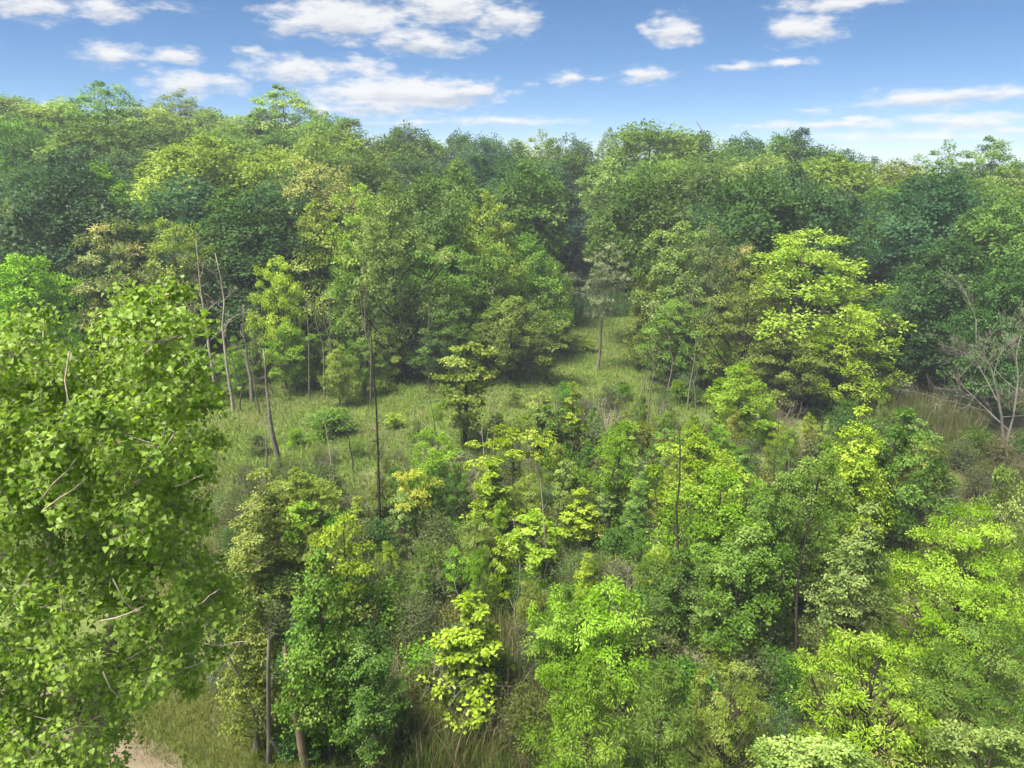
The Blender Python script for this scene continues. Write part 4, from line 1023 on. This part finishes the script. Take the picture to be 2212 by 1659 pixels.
def blades(name, x, y, h0, h1, wd, lean, mat, color, label, cat, seed, tintf=None, z0=None, simple=False):
    rng = np.random.default_rng(seed); n = len(x)
    z = _gzv(x, y)-0.03 if z0 is None else z0
    patch = vnoise(x/3.1, y/3.1, seed)*0.6+vnoise(x/0.9, y/0.9, seed+1)*0.4
    h = rng.uniform(h0, h1, n)*(0.6+0.8*patch); a = rng.uniform(0, 2*np.pi, n)
    ln = rng.uniform(0.1, 1.0, n)*lean*h; la = a+rng.uniform(-1, 1, n)
    wv = wd*rng.uniform(0.6, 1.4, n)
    b = np.column_stack([x, y, z]); s = np.column_stack([np.cos(a+1.57), np.sin(a+1.57), np.zeros(n)])*wv[:, None]/2
    m = b+np.column_stack([np.cos(la)*ln*0.35, np.sin(la)*ln*0.35, h*0.6]); t = b+np.column_stack([np.cos(la)*ln, np.sin(la)*ln, h*(1-0.25*ln/np.maximum(h, .01))])
    v = np.stack([b-s, b+s, m+s*0.75, t, m-s*0.75], 1).reshape(-1, 3); k = np.arange(n)[:, None]*5
    ti = (patch-0.5)*1.3+rng.normal(0, 0.22, n) if tintf is None else tintf(x, y, rng)
    if simple:
        v = np.stack([b-s, b+s, t], 1).reshape(-1, 3)
        me = make_mesh(name, v, tris=np.arange(n)[:, None]*3+np.array([[0, 1, 2]]), attrs={'tint': np.repeat(ti, 3)}, mat=mat)
    else: me = make_mesh(name, v, quads=k+np.array([[0, 1, 2, 4]]), tris=k+np.array([[4, 2, 3]]), attrs={'tint': np.repeat(ti, 5)}, mat=mat)
    o = bpy.data.objects.new(name, me); COL.objects.link(o); o['kind'] = 'stuff'; o['label'] = label; o['category'] = cat; o.color = (*color, 1)
    return o
def mead(vx, vy, rng):
    lim = np.interp(vx, [380, 480, 700, 850, 1000, 1200, 1280, 1400, 1500, 2000, 2212], [860, 850, 830, 820, 770, 690, 640, 640, 830, 830, 850])
    return vy > lim-40
x, y = region(104000, 31, 400, 1560, 640, 1040, mead, 1.2)
blades('meadow_grass', x, y, 0.22, 0.55, 0.055, 0.9, M_GRASS, (.150, .235, .034), 'tall soft green grass of the open meadow', 'grass', 41, simple=True)
x, y = region(73000, 32, -60, 2212, 960, 1700, lambda vx, vy, r: ((vx < 470) | (vy > 1040)) & ~((vx < 640) & (vy > 1380-(480-np.minimum(vx, 480))*0.35)), 1.0)
blades('thicket_grass', x, y, 0.3, 0.8, 0.03, 0.6, M_GRASS, (.105, .145, .026), 'rank grass between the shrubs of the thicket', 'grass', 42, simple=True)
x, y = region(22000, 33, 250, 700, 1440, 1740, lambda vx, vy, r: vx > np.interp(vy, [1440, 1540, 1600, 1659, 1740], [235, 262, 290, 385, 510])+r.normal(0, 26, len(vx)), 1.0)
blades('verge_grass', x, y, 0.15, 0.5, 0.016, 0.9, M_GRASS, (.15, .185, .035), 'mown yellowish grass on the verge of the dirt path', 'grass', 43)
x, y = region(9000, 34, 835, 1200, 1340, 1720, None, 1.0)
blades('reed_bed', x, y, 0.8, 2.0, 0.020, 0.55, M_REED, (.10, .135, .028), 'bed of tall reeds, tan stalks mixed with green', 'reeds', 44, tintf=lambda x, y, r: r.choice([-0.25, -0.1, 0.2], len(x), p=[.55, .28, .17])+r.normal(0, .08, len(x)))
x, y = region(9000, 35, 1230, 1400, 590, 690, None, 1.0)
blades('far_reeds', x, y, 1.4, 2.6, 0.08, 0.2, M_REED, (.085, .165, .045), 'dense green reeds at the far end of the gap', 'reeds', 45, tintf=lambda x, y, r: r.normal(-0.25, .12, len(x)))
x, y = region(7000, 36, 1850, 2130, 830, 1010, None, 1.0)
blades('marsh_reeds', x, y, 1.2, 2.2, 0.04, 0.25, M_REED, (.105, .125, .038), 'olive reeds in front of the big dark maple', 'reeds', 46, tintf=lambda x, y, r: r.normal(-0.12, .14, len(x)))

def undergrowth(name, n, seed, vx0, vx1, vy0, vy1, test, color, label, nl=13, rad=0.34, hi=0.9, ll=0.11):
    rng = np.random.default_rng(seed)
    x, y = region(n, seed, vx0, vx1, vy0, vy1, test, 1.0); n = len(x); z = _gzv(x, y)
    hh = hi*(0.35+0.9*vnoise(x/2.3, y/2.3, seed))*rng.uniform(0.5, 1.1, n)
    k = n*nl
    w = rand_dir(rng, k, 0.0, 1.0); c = np.repeat(np.column_stack([x, y, z]), nl, 0); H = np.repeat(hh, nl)
    pos = c+w*np.column_stack([np.full(k, rad), np.full(k, rad), H])*rng.uniform(0.45, 1.05, k)[:, None]
    d = norm(w*np.array([1, 1, .3])+rng.normal(0, .4, (k, 3))); nn = norm(np.array([0, 0, .8])+w*.4+rng.normal(0, .5, (k, 3)))
    s = rng.uniform(.6, 1.3, k)*ll
    ti = np.repeat((vnoise(x/4.0, y/4.0, seed+2)-0.5)*1.2+rng.normal(0, .25, n), nl)+rng.normal(0, .22, k)
    v, q, t4 = leaf_geo(pos, d, nn, s, s*0.5, ti)
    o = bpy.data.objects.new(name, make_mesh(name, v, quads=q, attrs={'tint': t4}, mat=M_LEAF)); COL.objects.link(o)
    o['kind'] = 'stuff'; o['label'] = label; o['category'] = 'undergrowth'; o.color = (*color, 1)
def thick(vx, vy, rng):
    lim = np.interp(vx, [380, 480, 560, 860, 1130, 1220, 1500, 1900, 2212], [900, 1010, 1010, 985, 960, 850, 860, 900, 950])
    return (vy > lim) & ~((vx < 640) & (vy > 1440-(480-np.minimum(vx, 480))*0.42)) & ~((vx > 840) & (vx < 1190) & (vy > 1380) & (rng.random(len(vx)) > .25)) & ~((vx > 1690) & (vx < 1990) & (vy > 1290) & (rng.random(len(vx)) > .3))
undergrowth('undergrowth', 9000, 51, -60, 2230, 850, 1720, thick, (.085, .120, .022), 'low leafy weeds and brambles filling the thicket')
undergrowth('forest_undergrowth', 5000, 52, -100, 2230, 690, 880, lambda vx, vy, r: vy < np.interp(vx, [0, 450, 850, 1000, 1200, 1280, 1400, 1500, 2212], [900, 870, 850, 800, 720, 660, 660, 860, 890]), (.055, .090, .018), 'dark low plants on the floor under the wood edge', nl=10, rad=0.6, hi=1.3, ll=0.24)  # leaf colour darkened to paint the shade under the canopy
undergrowth('meadow_weeds', 2500, 53, 440, 1420, 660, 1010, lambda vx, vy, r: vy > np.interp(vx, [480, 850, 1000, 1200, 1280, 1400, 1500], [850, 830, 780, 700, 650, 650, 840]), (.14, .20, .04), 'leafy weeds standing in tufts on the open meadow', nl=12, rad=0.4, hi=0.8, ll=0.15)

# crane boom far behind the ridge
tb = Tubes(); a, b = P(1528, 300, 320), P(1505, 263, 320)
for o_ in ((-.5, 0), (.5, 0), (0, .8)):
    q = np.array([o_[0], 0, o_[1]*.6]); tb.add(np.stack([a+q-(b-a)*3.0, b+q*0.4]), [.12, .10], 4)
for k in range(16):
    f = -1.5+k*0.16; p0 = a+(b-a)*f; p1 = a+(b-a)*(f+.16); sg = 1 if k % 2 else -1
    tb.add(np.stack([p0+np.array([.4*sg, 0, 0]), p1+np.array([-.4*sg, 0, 0])]), [.07, .07], 3)
base = a-(b-a)*3.0
boom = place(dict(parts=[('boom', tb.mesh('crane_boom', M_BARK))]), (0, 0, 0), bark=(.14, .14, .15), name='crane', label='thin slanting crane boom tip showing above the back forest', cat='crane')
mast = Tubes(); mast.add(np.stack([np.array([base[0], base[1], 0]), base+np.array([0, 0, .5])]), [.9, .7], 6)
mo = bpy.data.objects.new('mast', mast.mesh('crane_mast', M_BARK)); COL.objects.link(mo); mo.parent = boom; mo.color = (.14, .14, .15, 1)

# ------------------------------------------------------------------ haze
hm = bpy.data.materials.new('haze'); hm.use_nodes = True; hn = NT(hm.node_tree)
hv = hn.node('ShaderNodeVolumePrincipled'); hv.inputs['Color'].default_value = (0.80, 0.89, 1.0, 1); hv.inputs['Density'].default_value = HAZE
ho = hn.node('ShaderNodeOutputMaterial'); hn.l.new(hv.outputs[0], ho.inputs['Volume'])
hb = np.array([[x, y, z] for z in (-3.0, 42.0) for y in (-1600, 1600) for x in (-1600, 1600)], float)
haze = bpy.data.objects.new('haze', make_mesh('haze', hb, quads=[[0, 2, 3, 1], [4, 5, 7, 6], [0, 1, 5, 4], [2, 6, 7, 3], [0, 4, 6, 2], [1, 3, 7, 5]], mat=hm))
COL.objects.link(haze); haze['kind'] = 'stuff'
